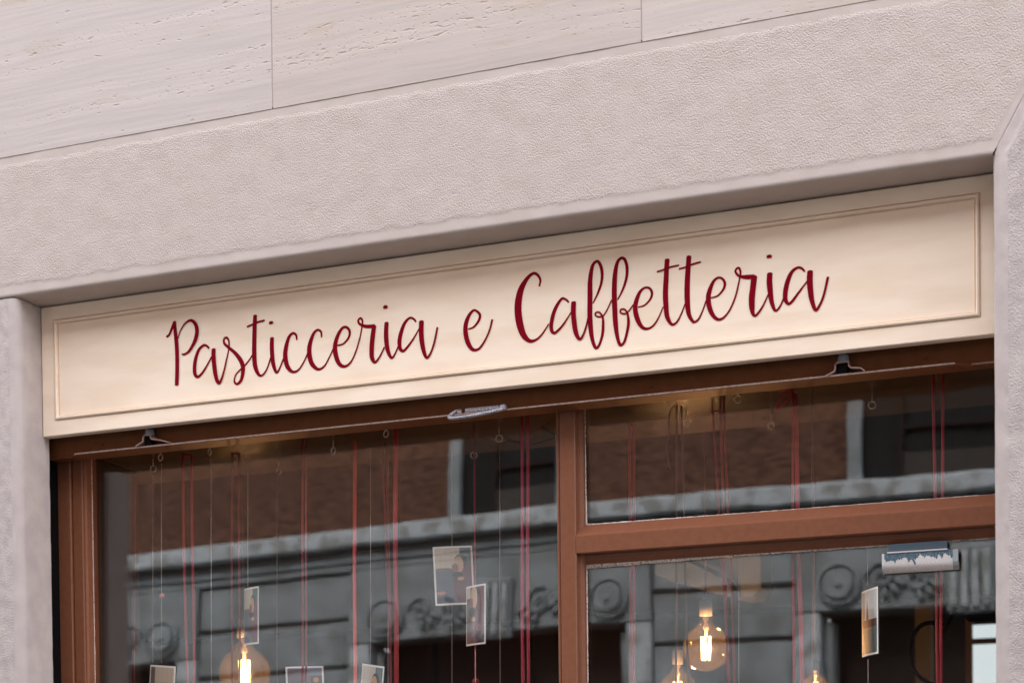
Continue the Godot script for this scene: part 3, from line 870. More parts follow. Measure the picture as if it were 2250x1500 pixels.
func worn_box() -> void:
	# a metal case just behind the glass, its white paint flaked off the upper half
	var z := -0.266
	var a: Vector3 = Vector3(1.2565, 2.2504, -0.2660)
	var b: Vector3 = Vector3(1.4396, 2.3152, -0.2660)
	var t := thing("metal_case", Vector3(a.x, a.y, z), "small blue grey metal case with flaking white paint, fixed under the transom bar", "box")
	var img := Image.create(256, 128, false, Image.FORMAT_RGB8)
	for y in 128:
		for x in 256:
			var edge := 58.0 + 26.0 * swell.get_noise_2d(x * 0.0042, 0.5) + 9.0 * swell.get_noise_2d(x * 0.02, y * 0.004)
			var white := y > edge and absf(x - 108.0 - (y - 64.0) * 0.3) > 4.0 - 8.0 * float(y > 92)
			if not white and swell.get_noise_2d(x * 0.02, y * 0.02 + 3.0) > 0.5:
				white = true
			var n := 0.05 * swell.get_noise_2d(x * 0.01, y * 0.01)
			img.set_pixel(x, y, Color(0.86 + n, 0.83 + n, 0.81 + n) if white else Color(0.27 + n, 0.365 + n, 0.42 + n))
	var m := StandardMaterial3D.new()
	m.albedo_texture = ImageTexture.create_from_image(img)
	m.roughness = 0.5
	var prof := []
	var h := b.y - a.y
	for v in [[0.0, 0.80], [0.0, 0.30], [-0.004, 0.16], [-0.014, 0.05], [-0.022, 0.0], [-0.03, 0.0]]:
		prof.append(Vector2(v[0], v[1] * h))
	var st := begin(true)
	for i in prof.size() - 1:
		var n := Vector3(0, prof[i + 1].x - prof[i].x, prof[i].y - prof[i + 1].y)
		for k in [[i, 0.0], [i + 1, 0.0], [i + 1, 1.0], [i, 0.0], [i + 1, 1.0], [i, 1.0]]:
			st.set_uv(Vector2(k[1], 1.0 - prof[k[0]].y / h))
			st.add_vertex(Vector3(lerpf(a.x, b.x, k[1]), a.y + prof[k[0]].y, z + prof[k[0]].x))
	obj("front_cover", st, m, t)
	var teal := mat(lin(0.055, 0.085, 0.11), 0.45)
	obj("rail", bx(a.x + 0.01, b.x - 0.015, a.y + 0.84 * h, minf(a.y + 1.2 * h, 2.3565), z - 0.03, z - 0.006), teal, t)
	obj("rail_edge", bx(a.x + 0.008, b.x - 0.013, a.y + 0.79 * h, a.y + 0.85 * h, z - 0.01, z + 0.003, 0.001), mat(lin(0.6, 0.55, 0.52), 0.6), t)
	var endm := mat(lin(0.33, 0.37, 0.38), 0.5)
	var poly := PackedVector2Array()
	for v in prof:
		poly.append(v)
	poly.append(Vector2(-0.03, prof[0].y))
	var e := obj("end_cap", prism(begin(), poly, Vector3(b.x + 0.0005, a.y, z - 0.0005), Vector3.BACK, Vector3.UP, Vector3(0.014, 0, 0)), endm, t)
	obj("end_cap", prism(begin(), poly, Vector3(a.x - 0.0065, a.y, z - 0.0005), Vector3.BACK, Vector3.UP, Vector3(0.006, 0, 0)), mat(lin(0.62, 0.58, 0.56), 0.5), t)
	obj("slot", bx(b.x + 0.0147, b.x + 0.016, a.y + 0.3 * h, a.y + 0.65 * h, z - 0.02, z - 0.012, 0.0005), M.black, e)


func opposite_building() -> void:
	var o := thing("opposite_building", Vector3(-1.3, 0.0, 8.0), "grey stone house with brick upper storey across the street, reflected in the panes", "building")
	var stone := mat(lin(0.385, 0.43, 0.465), 0.85, 0.0, noise_tex(0.012, 5, Color(0.72, 0.7, 0.67), Color.WHITE, 512, FastNoiseLite.TYPE_SIMPLEX_SMOOTH, 61), 0.4)
	var pale := mat(lin(0.50, 0.54, 0.57), 0.8, 0.0, noise_tex(0.015, 5, Color(0.78, 0.76, 0.73), Color.WHITE, 512, FastNoiseLite.TYPE_SIMPLEX_SMOOTH, 65, 0.25, 0.6), 0.6)
	var dark := mat(lin(0.2, 0.185, 0.17), 0.9)
	var brick := mat(lin(0.16, 0.072, 0.042), 0.9, 0.0, noise_tex(0.03, 5, Color(0.66, 0.63, 0.62), Color.WHITE, 512, FastNoiseLite.TYPE_SIMPLEX_SMOOTH, 63, 0.28, 0.66), 0.5)
	brick.uv1_scale = Vector3(0.4, 1.6, 1.0)
	var brown := mat(lin(0.013, 0.0045, 0.003), 0.9)
	var z := 8.0
	obj("ground_floor", bx(-18, 14, 3.1, 3.92, z + 0.05, z + 0.35), dark, o)
	obj("upper_floor", bx(-18, 14, 4.06, 8.6, z + 0.03, z + 0.35), brick, o)
	obj("side_wall", bx(-18, -17.6, 0.0, 8.6, z + 0.36, z + 8), stone, o)
	obj("side_wall", bx(13.6, 14, 0.0, 8.6, z + 0.36, z + 8), stone, o)
	obj("roof", bx(-18.2, 14.2, 8.604, 8.8, z - 0.3, z + 8), dark, o)
	var cornice := obj("cornice", bx(-18, 14, 3.925, 4.075, z - 0.17, z + 0.049, 0.02), pale, o)
	obj("fascia", bx(-18, 14, 3.80, 3.86, z - 0.06, z + 0.049, 0.01), stone, cornice)
	obj("fascia", bx(-18, 14, 3.735, 3.795, z - 0.035, z + 0.049, 0.01), stone, cornice)
	obj("soffit_shadow", bx(-18, 14, 3.865, 3.92, z - 0.02, z + 0.049), dark, cornice)  # darker strip paints the shadow band below the cornice
	var centres := [-11.2, -7.35, -3.2, 0.6, 4.4, 8.4]
	var rows := [0.14, 0.9, 1.55, 2.2, 2.93, 3.335, 3.73]
	for i in centres.size():
		var c: float = centres[i]
		# stone courses between the openings
		var x0: float = c + 1.335
		var x1: float = (centres[i + 1] if i + 1 < centres.size() else 14.0) - 1.335
		obj("ground_floor", bx(x0 - 0.01, x1 + 0.01, 0.0, 3.095, z + 0.05, z + 0.35), dark, o)
		for r in rows.size() - 1:
			obj("stone_block", bx(x0, x1, rows[r] + 0.02, rows[r + 1] - 0.02, z - 0.005, z + 0.049, 0.012), stone, o)
		for s in [-1.0, 1.0]:
			obj("jamb", bx(c + s * 1.13, c + s * 1.325, 0.14, 3.11, z - 0.04, z + 0.3, 0.01), pale, o)
			obj("jamb", bx(c + s * 1.05, c + s * 1.128, 0.14, 3.05, z + 0.06, z + 0.3, 0.01), stone, o)
		obj("door", bx(c - 1.12, c + 1.12, 0.14, 3.1, z + 0.302, z + 0.34), brown, o)
		var lt := obj("lintel", bx(c - 1.325, c + 1.325, 3.115, 3.73, z - 0.05, z + 0.049, 0.012), stone, o)
		for s in [-1.0, 1.0]:
			var rc := Vector3(c + s * 0.98, 3.315, z - 0.05)
			var ro := obj("rosette", lathe(begin(), [[0.17, 0.0], [0.17, 0.035], [0.15, 0.05], [0.138, 0.035], [0.138, 0.02], [0.118, 0.02], [0.116, 0.055], [0.1, 0.066], [0.0, 0.066]], rc, 32, Vector3.FORWARD), stone, lt)
			obj("boss", lathe(begin(), [[0.03, 0.0], [0.03, 0.012], [0.018, 0.02], [0.0, 0.022]], rc - Vector3(0, 0, 0.066), 16, Vector3.FORWARD), stone, ro)
			# carved scrolls and leaves beside the keystone
			for k in 2:
				var q := []
				var cc := Vector3(c + s * (0.66 - 0.26 * k), 3.36 - 0.03 * k, z - 0.06)
				for e in 22:
					var w := e * 0.42 + 1.2 * k
					var rr := 0.115 * (1.0 - e / 25.0)
					q.append(cc + Vector3(s * cos(w) * rr, sin(w) * rr, -0.01 - 0.02 * e / 22.0))
				obj("carving", tube(begin(true), q, 0.014, 6), stone, lt)
				for e in 5:
					var w := 2.3 + e * 0.55
					var tip := cc + Vector3(s * cos(w) * 0.2, -absf(sin(w)) * 0.14 - 0.05, -0.005)
					obj("carving", tube(begin(true), [cc + Vector3(s * cos(w) * 0.1, -absf(sin(w)) * 0.08, 0.0), cc.lerp(tip, 0.75) + Vector3(0, 0, -0.03), tip], [0.008, 0.024, 0.004], 6), stone, lt)
		var ks := obj("keystone", bx(c - 0.17, c + 0.17, 3.05, 3.55, z - 0.11, z - 0.051, 0.02), stone, o)
		for k in 4:
			obj("flute", bx(c - 0.15 + 0.08 * k, c - 0.10 + 0.08 * k, 3.09, 3.5, z - 0.14, z - 0.111, 0.012), pale, ks)
	for w in [[-9.0, -7.3], [-3.61, -2.55], [-0.29, 1.55], [4.4, 6.1]]:
		var f := obj("window", bx(w[0], w[1], 4.078, 6.3, z + 0.0, z + 0.029), mat(lin(0.004, 0.004, 0.004), 0.85), o)
		for x in [w[0], w[1] - 0.11]:
			obj("surround", bx(x - 0.02, x + 0.09, 4.078, 6.32, z - 0.07, z - 0.001, 0.01), stone, f)
		obj("surround", bx(w[0] + 0.0705, w[1] - 0.1305, 6.2, 6.32, z - 0.07, z - 0.001, 0.01), pale, f)
		obj("sash_bar", bx(w[0] + 0.36, w[0] + 0.40, 4.08, 6.2, z - 0.04, z - 0.002), brown, f)
		obj("sash_bar", bx(w[0] + 0.401, w[1] - 0.13, 4.44, 4.475, z - 0.04, z - 0.002), brown, f)
		obj("lower_panel", bx(w[0] + 0.401, w[1] - 0.13, 4.08, 4.27, z - 0.03, z - 0.002), mat(lin(0.03, 0.022, 0.018), 0.5), f)


func hook(p: Vector3, label: String) -> void:
	# screw eye: a shank from the ceiling and a ring
	var t := thing("eye_hook", Vector3(p.x, 2.824, p.z), label, "hook", "steel eye hooks in the display ceiling")
	obj("shank", tube(begin(true), [Vector3(p.x, 2.826, p.z), Vector3(p.x, p.y + 0.011, p.z)], 0.0014, 6), M.chrome, t)
	var turn := rng.randf_range(-0.7, 0.7)
	var ring := []
	for k in 17:
		var w := TAU * k / 16.0 + PI / 2.0
		ring.append(p + Vector3(cos(w) * cos(turn), sin(w), cos(w) * sin(turn)) * 0.0105)
	obj("ring", tube(begin(true), ring, 0.0017, 6), M.chrome, t)


func strand(a: Vector3, b: Vector3, wob := 0.0015, n := 9) -> Array:
	var out := []
	for i in n + 1:
		var f := float(i) / n
		out.append(a.lerp(b, f) + Vector3(wob * sin(f * 7.0 + a.x * 40.0), 0, wob * cos(f * 5.0 + a.x * 31.0)) * sin(PI * f))
	return out


func cord(called: String, label: String, lines: Array, r: float, m: Material, group: String) -> Node3D:
	var t := thing(called, lines[0][0], label, called.replace("red_", ""), group)
	for l in lines:
		obj("strand", tube(begin(true), l, r, 7), m, t)
	return t


func print_on(n: int) -> ImageTexture:
	var w := 96
	var h := 144
	var g := Image.create(w, h, false, Image.FORMAT_RGB8)
	var dab := func(cx: float, cy: float, rx: float, ry: float, c: Color) -> void:
		for y in range(maxi(0, int(cy - ry)), mini(h, int(cy + ry) + 1)):
			for x in range(maxi(0, int(cx - rx)), mini(w, int(cx + rx) + 1)):
				if Vector2((x - cx) / rx, (y - cy) / ry).length() < 1.0:
					g.set_pixel(x, y, c)
	var wine := Color(0.42, 0.27, 0.3)
	var slate := Color(0.36, 0.37, 0.41)
	var ink := Color(0.15, 0.15, 0.18)
	var skin := Color(0.78, 0.6, 0.47)
	var sand := Color(0.78, 0.73, 0.66)
	match n:
		0, 1, 4:  # seated figure in a wine coloured dress by a tiled wall
			g.fill(sand)
			for k in 5:
				g.fill_rect(Rect2i(k * 14, 0, 1, 60), Color(0.7, 0.65, 0.58))
			g.fill_rect(Rect2i(0, 32, 66, 1), Color(0.7, 0.65, 0.58))
			g.fill_rect(Rect2i(66, 0, 30, 46), Color(0.3, 0.36, 0.36))
			for y in range(58, h):
				g.fill_rect(Rect2i(0, y, w, 1), slate)
			dab.call(86, 96, 40, 62, wine)
			dab.call(20, 56, 26, 5, Color(0.45, 0.4, 0.36))
			dab.call(68, 34, 17, 18, ink)
			dab.call(62, 44, 13, 22, skin)
			dab.call(52, 52, 9, 12, Color(0.5, 0.36, 0.33))
			dab.call(57, 70, 15, 8, ink)
			dab.call(66, 80, 9, 5, skin)
			dab.call(12, 116, 12, 5, Color(0.75, 0.55, 0.48))
			dab.call(20, 136, 26, 9, Color(0.24, 0.24, 0.3))
		2:  # the same wine colours, standing
			g.fill(wine)
			g.fill_rect(Rect2i(0, 0, 24, 28), sand)
			dab.call(14, 82, 20, 46, slate)
			dab.call(58, 12, 14, 20, ink)
			dab.call(44, 26, 18, 30, skin)
			dab.call(28, 40, 11, 14, Color(0.5, 0.34, 0.34))
			dab.call(32, 62, 18, 12, ink)
			dab.call(42, 82, 11, 6, skin)
			dab.call(74, 122, 22, 26, Color(0.27, 0.2, 0.22))
			dab.call(70, 104, 13, 11, Color(0.52, 0.36, 0.38))
		3:  # wall, small dark cone on a table
			g.fill(Color(0.76, 0.69, 0.6))
			g.fill_rect(Rect2i(0, 0, 20, h), Color(0.42, 0.37, 0.34))
			for k in 4:
				g.fill_rect(Rect2i(34 + k * 18, 0, 1, 80), Color(0.66, 0.58, 0.5))
			g.fill_rect(Rect2i(20, 40, 76, 1), Color(0.66, 0.58, 0.5))
			for k in 24:
				g.fill_rect(Rect2i(24 - k / 4, 46 + k, 1 + k / 2, 1), Color(0.1, 0.13, 0.12))
			g.fill_rect(Rect2i(0, 84, w, 60), Color(0.4, 0.42, 0.44))
		5:  # room with a lamp
			g.fill(Color(0.42, 0.36, 0.39))
			g.fill_rect(Rect2i(52, 0, 44, 20), Color(0.46, 0.47, 0.53))
			for k in 60:
				g.fill_rect(Rect2i(k, 62 - k / 2, 2, 1), Color(0.58, 0.5, 0.52))
			g.fill_rect(Rect2i(64, 22, 30, 60), Color(0.32, 0.22, 0.16))
			dab.call(78, 32, 8, 7, Color(0.72, 0.5, 0.32))
			g.fill_rect(Rect2i(0, 90, w, 54), Color(0.28, 0.2, 0.2))
		_:  # spire against a pale sky above brown roofs and grey green water
			g.fill(Color(0.74, 0.73, 0.7))
			g.fill_rect(Rect2i(0, 0, 24, 66), Color(0.5, 0.47, 0.45))
			for k in 44:
				g.fill_rect(Rect2i(40 - k / 7, 18 + k, 1 + k / 3, 1), Color(0.22, 0.28, 0.34))
			g.fill_rect(Rect2i(34, 58, 16, 12), Color(0.25, 0.33, 0.4))
			g.fill_rect(Rect2i(0, 66, w, 18), Color(0.33, 0.22, 0.2))
			g.fill_rect(Rect2i(0, 84, w, 60), Color(0.33, 0.38, 0.37))
			for k in 5:
				g.fill_rect(Rect2i(26 + k * 10, 86, 5, 2), Color(0.6, 0.6, 0.56))
	return ImageTexture.create_from_image(g)


func card(n: int, c: Vector3, yaw: float, roll: float, label: String) -> void:
	var t := thing("photo_card", c, label, "photo", "photo cards hanging on threads")
	var w := 0.0625
	var h := 0.0925
	var basis := Basis(Vector3.UP, yaw) * Basis(Vector3.BACK, roll)
	var bend := 0.004
	var shape := func(k: float, a: float, b: float, a1: float, b1: float, uv: bool) -> SurfaceTool:
		var st := begin(true)
		for i in 8:
			for e in [[i, 0], [i + 1, 0], [i + 1, 1], [i, 0], [i + 1, 1], [i, 1]]:
				var u: float = e[0] / 8.0
				var x := lerpf(a, a1, u)
				var y := b if e[1] == 0 else b1
				if uv:
					st.set_uv(Vector2(u, 1.0 - e[1]))
				st.add_vertex(c + basis * Vector3(x, y, k - bend * pow(x / w, 2.0)))
		return st
	# counter-clockwise above; Godot's generate_normals wants clockwise, the path tracer draws both sides
	obj("paper", shape.call(0.0, w, -h, -w, h, false), M.card, t)
	obj("back", shape.call(-0.0006, -w, -h, w, h, false), M.card, t)
	var m := StandardMaterial3D.new()
	m.albedo_texture = print_on(n)
	m.roughness = 0.45
	var q := begin(true)
	for i in 8:
		for e in [[i, 0], [i + 1, 1], [i + 1, 0], [i, 0], [i, 1], [i + 1, 1]]:
			var u: float = e[0] / 8.0
			var x := lerpf(-w + 0.0055, w - 0.0055, u)
			var y := (-h + 0.0055) if e[1] == 0 else (h - 0.0055)
			q.set_uv(Vector2(u, 1.0 - e[1]))
			q.add_vertex(c + basis * Vector3(x, y, 0.0006 - bend * pow(x / w, 2.0)))
	obj("picture", q, m, t)


func bulb(c: Vector3, r: float, cap: Material, lit: float, label: String, top_y: float, sunk := false) -> void:
	var t := thing("pendant_bulb", c, label, "light bulb", "globe filament bulbs in the shop window")
	var prof := []
	for k in 21:
		var w := -PI / 2.0 + PI * 0.86 * k / 20.0
		prof.append([r * cos(w), r * sin(w)])
	prof.append([r * 0.34, r * 1.06])
	prof.append([r * 0.25, r * 1.25])
	prof.append([r * 0.23, r * 1.42])
	obj("globe", lathe(begin(true), prof, c, 36), M.bulb_glass, t)
	var so := obj("socket", lathe(begin(true), [[0.0, r * 1.38], [r * 0.27, r * 1.38], [r * 0.27, r * 2.0], [r * 0.22, r * 2.1], [0.0, r * 2.12]], c, 20), cap, t)
	obj("cord", tube(begin(true), [c + Vector3(0, r * 2.1, 0), Vector3(c.x, top_y, c.z)], 0.0026, 7), M.dark_cord, so)
	var stem := mat(lin(0.3, 0.25, 0.17), 0.3)
	obj("stem", lathe(begin(true), [[0.0, r * 0.45], [r * 0.05, r * 0.48], [r * 0.06, r * 0.75], [r * 0.13, r * 0.86], [r * 0.1, r * 0.95], [r * 0.05, r * 1.1], [r * 0.14, r * 1.3], [0.0, r * 1.36]], c, 14), stem, t)
	var glow := mat(Color(1.0, 0.8, 0.5), 0.5)
	glow.emission_enabled = true
	glow.emission = Color(1.0, 0.80, 0.52)
	glow.emission_energy_multiplier = 5.0 * lit
	for k in 5:
		var w := TAU * k / 5.0 + 0.3
		var d := Vector3(cos(w), 0, sin(w)) * r * 0.2
		obj("filament", tube(begin(true), [c + d * 0.8 + Vector3(0, -r * 0.5, 0), c + d + Vector3(0, r * 0.5, 0)], r * 0.034, 7), glow, t)
	var l := OmniLight3D.new()
	l.name = "bulb_light"
	l.light_color = Color(1.0, 0.72, 0.45)
	l.light_energy = 0.15 * lit
	l.light_size = 0.02
	l.omni_range = 8.0
	l.omni_attenuation = 2.0
	l.shadow_enabled = true
	t.add_child(l)


func hangings() -> void:
	var yc := 2.824
	hook(Vector3(-1.2466, 2.7890, -0.5243), "small steel eye hook on a thin thread, nearest the brown stile")
	hook(Vector3(-1.1224, 2.7890, -0.3765), "small steel eye hook carrying the thread with the red bead")
	hook(Vector3(-0.9312, 2.7890, -0.3693), "small steel empty eye hook between the first two red strings")
	hook(Vector3(-0.8781, 2.7890, -0.7343), "small steel eye hook just beside the warm glow over the bulb")
	hook(Vector3(-0.5557, 2.7890, -0.5156), "small steel eye hook between the maroon cord and the scarlet ribbon")
	hook(Vector3(-0.2933, 2.7890, -0.3629), "small steel eye hook directly above the crossed thin maroon cords")
	hook(Vector3(-0.1652, 2.7890, -0.7694), "small steel eye hook threaded by the red cord above two photo cards")
	hook(Vector3(0.0055, 2.7890, -0.5677), "small steel eye hook on a clear thread beside the bent wire")
	hook(Vector3(0.6056, 2.7890, -0.6076), "small steel eye hook beside the knotted cord behind the small upper pane")
	hook(Vector3(0.8250, 2.7890, -0.3718), "small steel eye hook close under the shutter bar, beside the glowing ceiling patch")
	hook(Vector3(0.8388, 2.7890, -0.7453), "small steel eye hook left hanging low before the bow knot")
	hook(Vector3(1.1712, 2.7890, -0.6035), "small steel eye hook below the second shutter stop")
	cord("red_string", "dark red doubled cord hanging closest to the brown stile", [strand(Vector3(-1.4318, 2.7957, -0.6330), Vector3(-1.4396, 1.8525, -0.6330)), strand(Vector3(-1.3934, 2.7926, -0.6330), Vector3(-1.4171, 1.8520, -0.6330)), [Vector3(-1.4337, 2.7943, -0.6330), Vector3(-1.3916, 2.7908, -0.6330)]], 0.0040, M.maroon, "red strings and ribbons hanging in the shop window")
	cord("red_string", "bright crimson doubled cord beside the first hanging photo card", [strand(Vector3(-1.0509, 2.7955, -0.3960), Vector3(-1.0457, 1.8350, -0.3960)), strand(Vector3(-1.0163, 2.7926, -0.3960), Vector3(-1.0213, 1.8344, -0.3960)), [Vector3(-1.0527, 2.7942, -0.3960), Vector3(-1.0146, 2.7909, -0.3960)]], 0.0044, M.crimson, "red strings and ribbons hanging in the shop window")
	cord("red_string", "maroon doubled cord passing behind the lit round bulb", [strand(Vector3(-0.8869, 2.7952, -0.4370), Vector3(-0.9026, 1.8328, -0.4370)), strand(Vector3(-0.8605, 2.7929, -0.4370), Vector3(-0.8752, 1.8322, -0.4370)), [Vector3(-0.8887, 2.7939, -0.4370), Vector3(-0.8588, 2.7913, -0.4370)]], 0.0037, M.maroon, "red strings and ribbons hanging in the shop window")
	cord("red_string", "thin twisted maroon cord in front of the photo of a room", [strand(Vector3(-0.5686, 2.8044, -0.3300), Vector3(-0.5850, 1.8215, -0.3300)), strand(Vector3(-0.5565, 2.8033, -0.3300), Vector3(-0.5728, 1.8212, -0.3300))], 0.0035, M.maroon, "red strings and ribbons hanging in the shop window")
	cord("red_ribbon", "bright scarlet single ribbon in the middle of the large pane", [strand(Vector3(-0.4360, 2.7940, -0.4310), Vector3(-0.4489, 1.8214, -0.4310))], 0.0058, M.scarlet, "red strings and ribbons hanging in the shop window")
	cord("red_string", "pair of thin maroon cords that close up towards the bottom", [strand(Vector3(-0.3798, 2.7975, -0.5180), Vector3(-0.3565, 1.8220, -0.5180)), strand(Vector3(-0.3653, 2.7962, -0.5180), Vector3(-0.3597, 1.8220, -0.5180))], 0.0037, M.maroon, "red strings and ribbons hanging in the shop window")
	cord("red_ribbon", "broad crimson ribbon beside the pair of thin maroon cords", [strand(Vector3(-0.2449, 2.7990, -0.3300), Vector3(-0.2573, 1.8134, -0.3300))], 0.0074, M.crimson, "red strings and ribbons hanging in the shop window")
	cord("red_string", "fine red cord with a bead, running behind the two overlapping photo cards", [strand(Vector3(-0.0394, 2.8202, -0.4700), Vector3(-0.0476, 1.8127, -0.4700))], 0.0027, M.crimson, "red strings and ribbons hanging in the shop window")
	cord("red_string", "crimson doubled cord nearest the brown mullion in the large pane", [strand(Vector3(0.1685, 2.8086, -0.3430), Vector3(0.1595, 1.8035, -0.3430)), strand(Vector3(0.1875, 2.8068, -0.3430), Vector3(0.1771, 1.8030, -0.3430))], 0.0048, M.rose, "red strings and ribbons hanging in the shop window")
	cord("red_string", "crimson doubled cord first behind the small upper pane beside the mullion", [strand(Vector3(0.4307, 2.7987, -0.5900), Vector3(0.4251, 1.8050, -0.5900)), strand(Vector3(0.4447, 2.7975, -0.5900), Vector3(0.4324, 1.8048, -0.5900)), [Vector3(0.4293, 2.7975, -0.5900), Vector3(0.4461, 2.7959, -0.5900)]], 0.0051, M.crimson, "red strings and ribbons hanging in the shop window")
	cord("red_string", "dark knotted cord with one short curling end", [strand(Vector3(0.6363, 2.7970, -0.3910), Vector3(0.6255, 1.7935, -0.3910)), strand(Vector3(0.6501, 2.7904, -0.3910), Vector3(0.6684, 1.7924, -0.3910)), curve([Vector3(0.6380, 2.7967, -0.3900), Vector3(0.6185, 2.7826, -0.3900), Vector3(0.6113, 2.7500, -0.3900), Vector3(0.6122, 2.7033, -0.3900), Vector3(0.6050, 2.6706, -0.3900), Vector3(0.6141, 2.6099, -0.3900)])], 0.0030, M.dark_cord, "red strings and ribbons hanging in the shop window")
	cord("red_string", "red cord in three strands with a small cross knot at the top", [strand(Vector3(0.7124, 2.8458, -0.5120), Vector3(0.7672, 1.7939, -0.5120)), strand(Vector3(0.7471, 2.8423, -0.5120), Vector3(0.7811, 1.7936, -0.5120)), strand(Vector3(0.7374, 2.8433, -0.5120), Vector3(0.7536, 1.9845, -0.5120)), [Vector3(0.7077, 2.7949, -0.5120), Vector3(0.7522, 2.7933, -0.5120)]], 0.0037, M.crimson, "red strings and ribbons hanging in the shop window")
	cord("red_ribbon", "deep red ribbon tied with a looped bow under the shutter bar", [strand(Vector3(0.9895, 2.7969, -0.3520), Vector3(0.9844, 1.7834, -0.3520)), strand(Vector3(0.9998, 2.7830, -0.3520), Vector3(1.0145, 1.7826, -0.3520)), strand(Vector3(0.9946, 2.7835, -0.3520), Vector3(1.0092, 1.7827, -0.3520)), curve([Vector3(0.9882, 2.7931, -0.3520), Vector3(0.9593, 2.7780, -0.3520), Vector3(0.9408, 2.7566, -0.3520), Vector3(0.9394, 2.7438, -0.3520), Vector3(0.9538, 2.7476, -0.3520), Vector3(0.9749, 2.7713, -0.3520), Vector3(0.9881, 2.7906, -0.3520)]), curve([Vector3(0.9882, 2.7957, -0.3520), Vector3(0.9332, 2.8012, -0.3520), Vector3(0.8805, 2.8038, -0.3520)])], 0.0038, M.crimson, "red strings and ribbons hanging in the shop window")
	cord("red_string", "thin dark cord hanging straight beside the bow", [strand(Vector3(1.0440, 2.7940, -0.3520), Vector3(1.0379, 1.7820, -0.3520))], 0.0023, M.dark_cord, "red strings and ribbons hanging in the shop window")
	cord("red_string", "red doubled cord nearest the roughcast stone pier, closing to a point", [strand(Vector3(1.3809, 2.8049, -0.3400), Vector3(1.3912, 1.7729, -0.3400)), strand(Vector3(1.4078, 2.8021, -0.3400), Vector3(1.3961, 1.7728, -0.3400))], 0.0043, M.crimson, "red strings and ribbons hanging in the shop window")
	var bead: Vector3 = Vector3(-0.0450, 2.0164, -0.4700)
	tag(obj("red_bead", lathe(begin(true), [[0.0, -0.011], [0.008, -0.008], [0.0115, 0.0], [0.008, 0.008], [0.0, 0.011]], bead, 14), M.crimson), "round red bead at the end of the fine red cord", "bead")
	bead = Vector3(-1.1252, 2.3354, -0.3760)
	tag(obj("red_bead", lathe(begin(true), [[0.0, -0.008], [0.006, -0.006], [0.0085, 0.0], [0.006, 0.006], [0.0, 0.008]], bead, 14), mat(lin(0.6, 0.12, 0.13), 0.3)), "tiny pinkish red bead halfway down a clear thread", "bead")
	cord("thread", "pale thread holding the photo of a small dark cone", [[Vector3(-1.1189, 2.7692, -0.3760), Vector3(-1.1311, 2.1149, -0.3760)]], 0.0007, M.thread, "clear threads hanging in the shop window")
	cord("thread", "very faint thread closest to the brown stile", [[Vector3(-1.2486, 2.7706, -0.5240), Vector3(-1.2605, 2.1320, -0.5240)]], 0.0007, M.thread, "clear threads hanging in the shop window")
	cord("thread", "pale thread falling freely beside the rising bulb glow", [[Vector3(-0.9262, 2.7708, -0.3690), Vector3(-0.9410, 1.8316, -0.3690)]], 0.0007, M.thread, "clear threads hanging in the shop window")
	cord("thread", "pale thread holding the sharply turned photo card", [[Vector3(-0.8187, 2.7713, -0.4200), Vector3(-0.8258, 2.3502, -0.4200)]], 0.0007, M.thread, "clear threads hanging in the shop window")
	cord("thread", "pale thread between the lit bulb and the photo of a room", [[Vector3(-0.8853, 2.7724, -0.7340), Vector3(-0.9005, 1.8425, -0.7340)]], 0.0007, M.thread, "clear threads hanging in the shop window")
	cord("thread", "pale thread holding the lowest wine coloured photo card", [[Vector3(-0.3894, 2.7691, -0.4500), Vector3(-0.3993, 2.0897, -0.4500)]], 0.0007, M.thread, "clear threads hanging in the shop window")
	cord("thread", "thin thread beside the broad crimson ribbon", [[Vector3(-0.3791, 2.7675, -0.5600), Vector3(-0.3942, 1.8243, -0.5600)]], 0.0007, M.thread, "clear threads hanging in the shop window")
	cord("thread", "thin beige thread behind the larger photo card", [[Vector3(-0.1717, 2.7573, -0.6000), Vector3(-0.1840, 1.8204, -0.6000)]], 0.0007, M.thread, "clear threads hanging in the shop window")
	cord("thread", "thin thread hanging between the photo cards and the mullion", [[Vector3(0.0068, 2.7732, -0.5680), Vector3(-0.0034, 1.8148, -0.5680)]], 0.0007, M.thread, "clear threads hanging in the shop window")
	cord("thread", "short pale thread below the narrow photo card", [[Vector3(-0.0329, 2.1157, -0.4400), Vector3(-0.0322, 1.8114, -0.4400)]], 0.0007, M.thread, "clear threads hanging in the shop window")
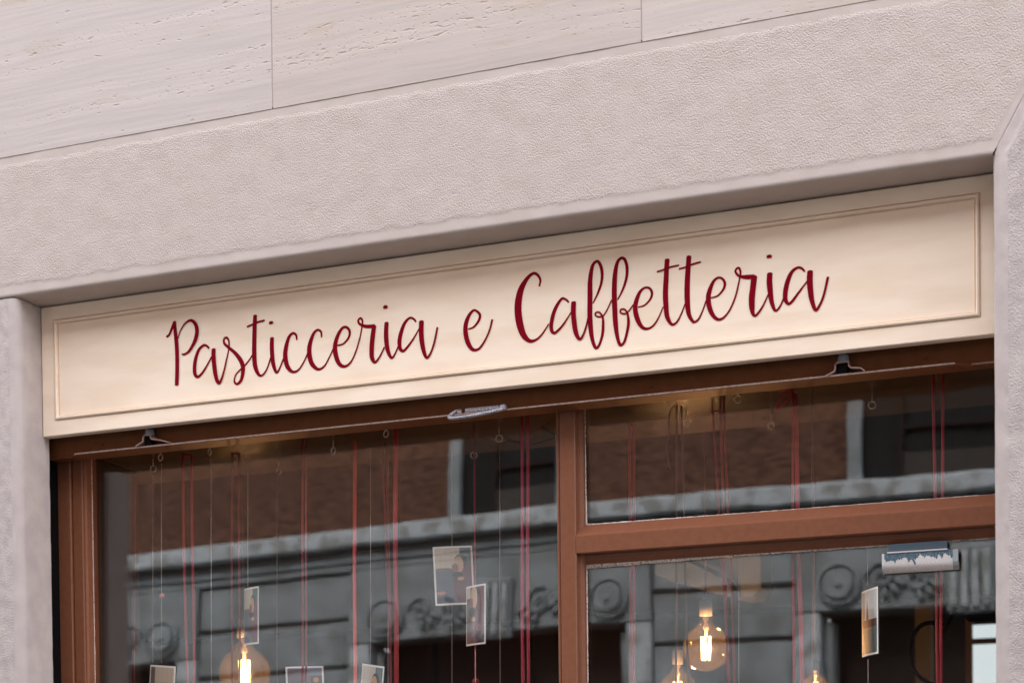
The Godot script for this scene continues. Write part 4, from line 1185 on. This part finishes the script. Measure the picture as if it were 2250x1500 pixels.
	cord("thread", "pale thread close beside the large round bulb", [[Vector3(0.8174, 2.3840, -0.4000), Vector3(0.8124, 1.7892, -0.4000)]], 0.0007, M.thread, "clear threads hanging in the shop window")
	cord("thread", "pale thread holding the photo of a spire", [[Vector3(1.1973, 2.3511, -0.3500), Vector3(1.1965, 2.2291, -0.3500)]], 0.0007, M.thread, "clear threads hanging in the shop window")
	cord("thread", "pale thread below the photo of a spire", [[Vector3(1.1965, 2.0229, -0.3500), Vector3(1.1961, 1.7780, -0.3500)]], 0.0007, M.thread, "clear threads hanging in the shop window")
	card(3, Vector3(-1.1519, 2.0149, -0.4000), -0.279, -0.105, "white bordered photo of a small dark cone, lowest beside the brown stile")
	card(1, Vector3(-0.8189, 2.2564, -0.4200), -0.663, -0.044, "white bordered photo card turned almost edge on above the lit bulb")
	card(0, Vector3(-0.1278, 2.3564, -0.5000), 0.419, 0.038, "larger white bordered photo card of a seated figure in wine red")
	card(2, Vector3(-0.0331, 2.2203, -0.4400), -0.681, -0.026, "narrow turned photo card overlapping the larger one")
	card(4, Vector3(-0.4024, 1.9896, -0.4500), -0.524, -0.157, "wine coloured photo card low beside the scarlet ribbon")
	card(5, Vector3(-0.6881, 2.0044, -0.5500), 0.559, 0.026, "white bordered photo of a room with a lamp behind the twisted cord")
	card(6, Vector3(1.1984, 2.1260, -0.3500), -1.047, 0.000, "narrow photo card of a spire over roofs, behind the large lower pane")
	bulb(Vector3(-1.4375, 2.1689, -1.4500), 0.1019, M.socket, 1.00, "round clear bulb glowing below the sharply turned photo card", 3.6)
	bulb(Vector3(0.4418, 2.1824, -1.4500), 0.0833, M.socket, 1.00, "large clear round bulb glowing in the middle of the lower pane", 3.6)
	bulb(Vector3(0.2107, 2.0652, -1.9000), 0.0762, M.socket, 0.60, "second glowing round bulb just below the large one, mostly cut off", 3.6)
	bulb(Vector3(0.8017, 2.0347, -1.6000), 0.0489, M.black, 0.30, "amber glowing bulb in a black socket beside a red ribbon", 3.6)
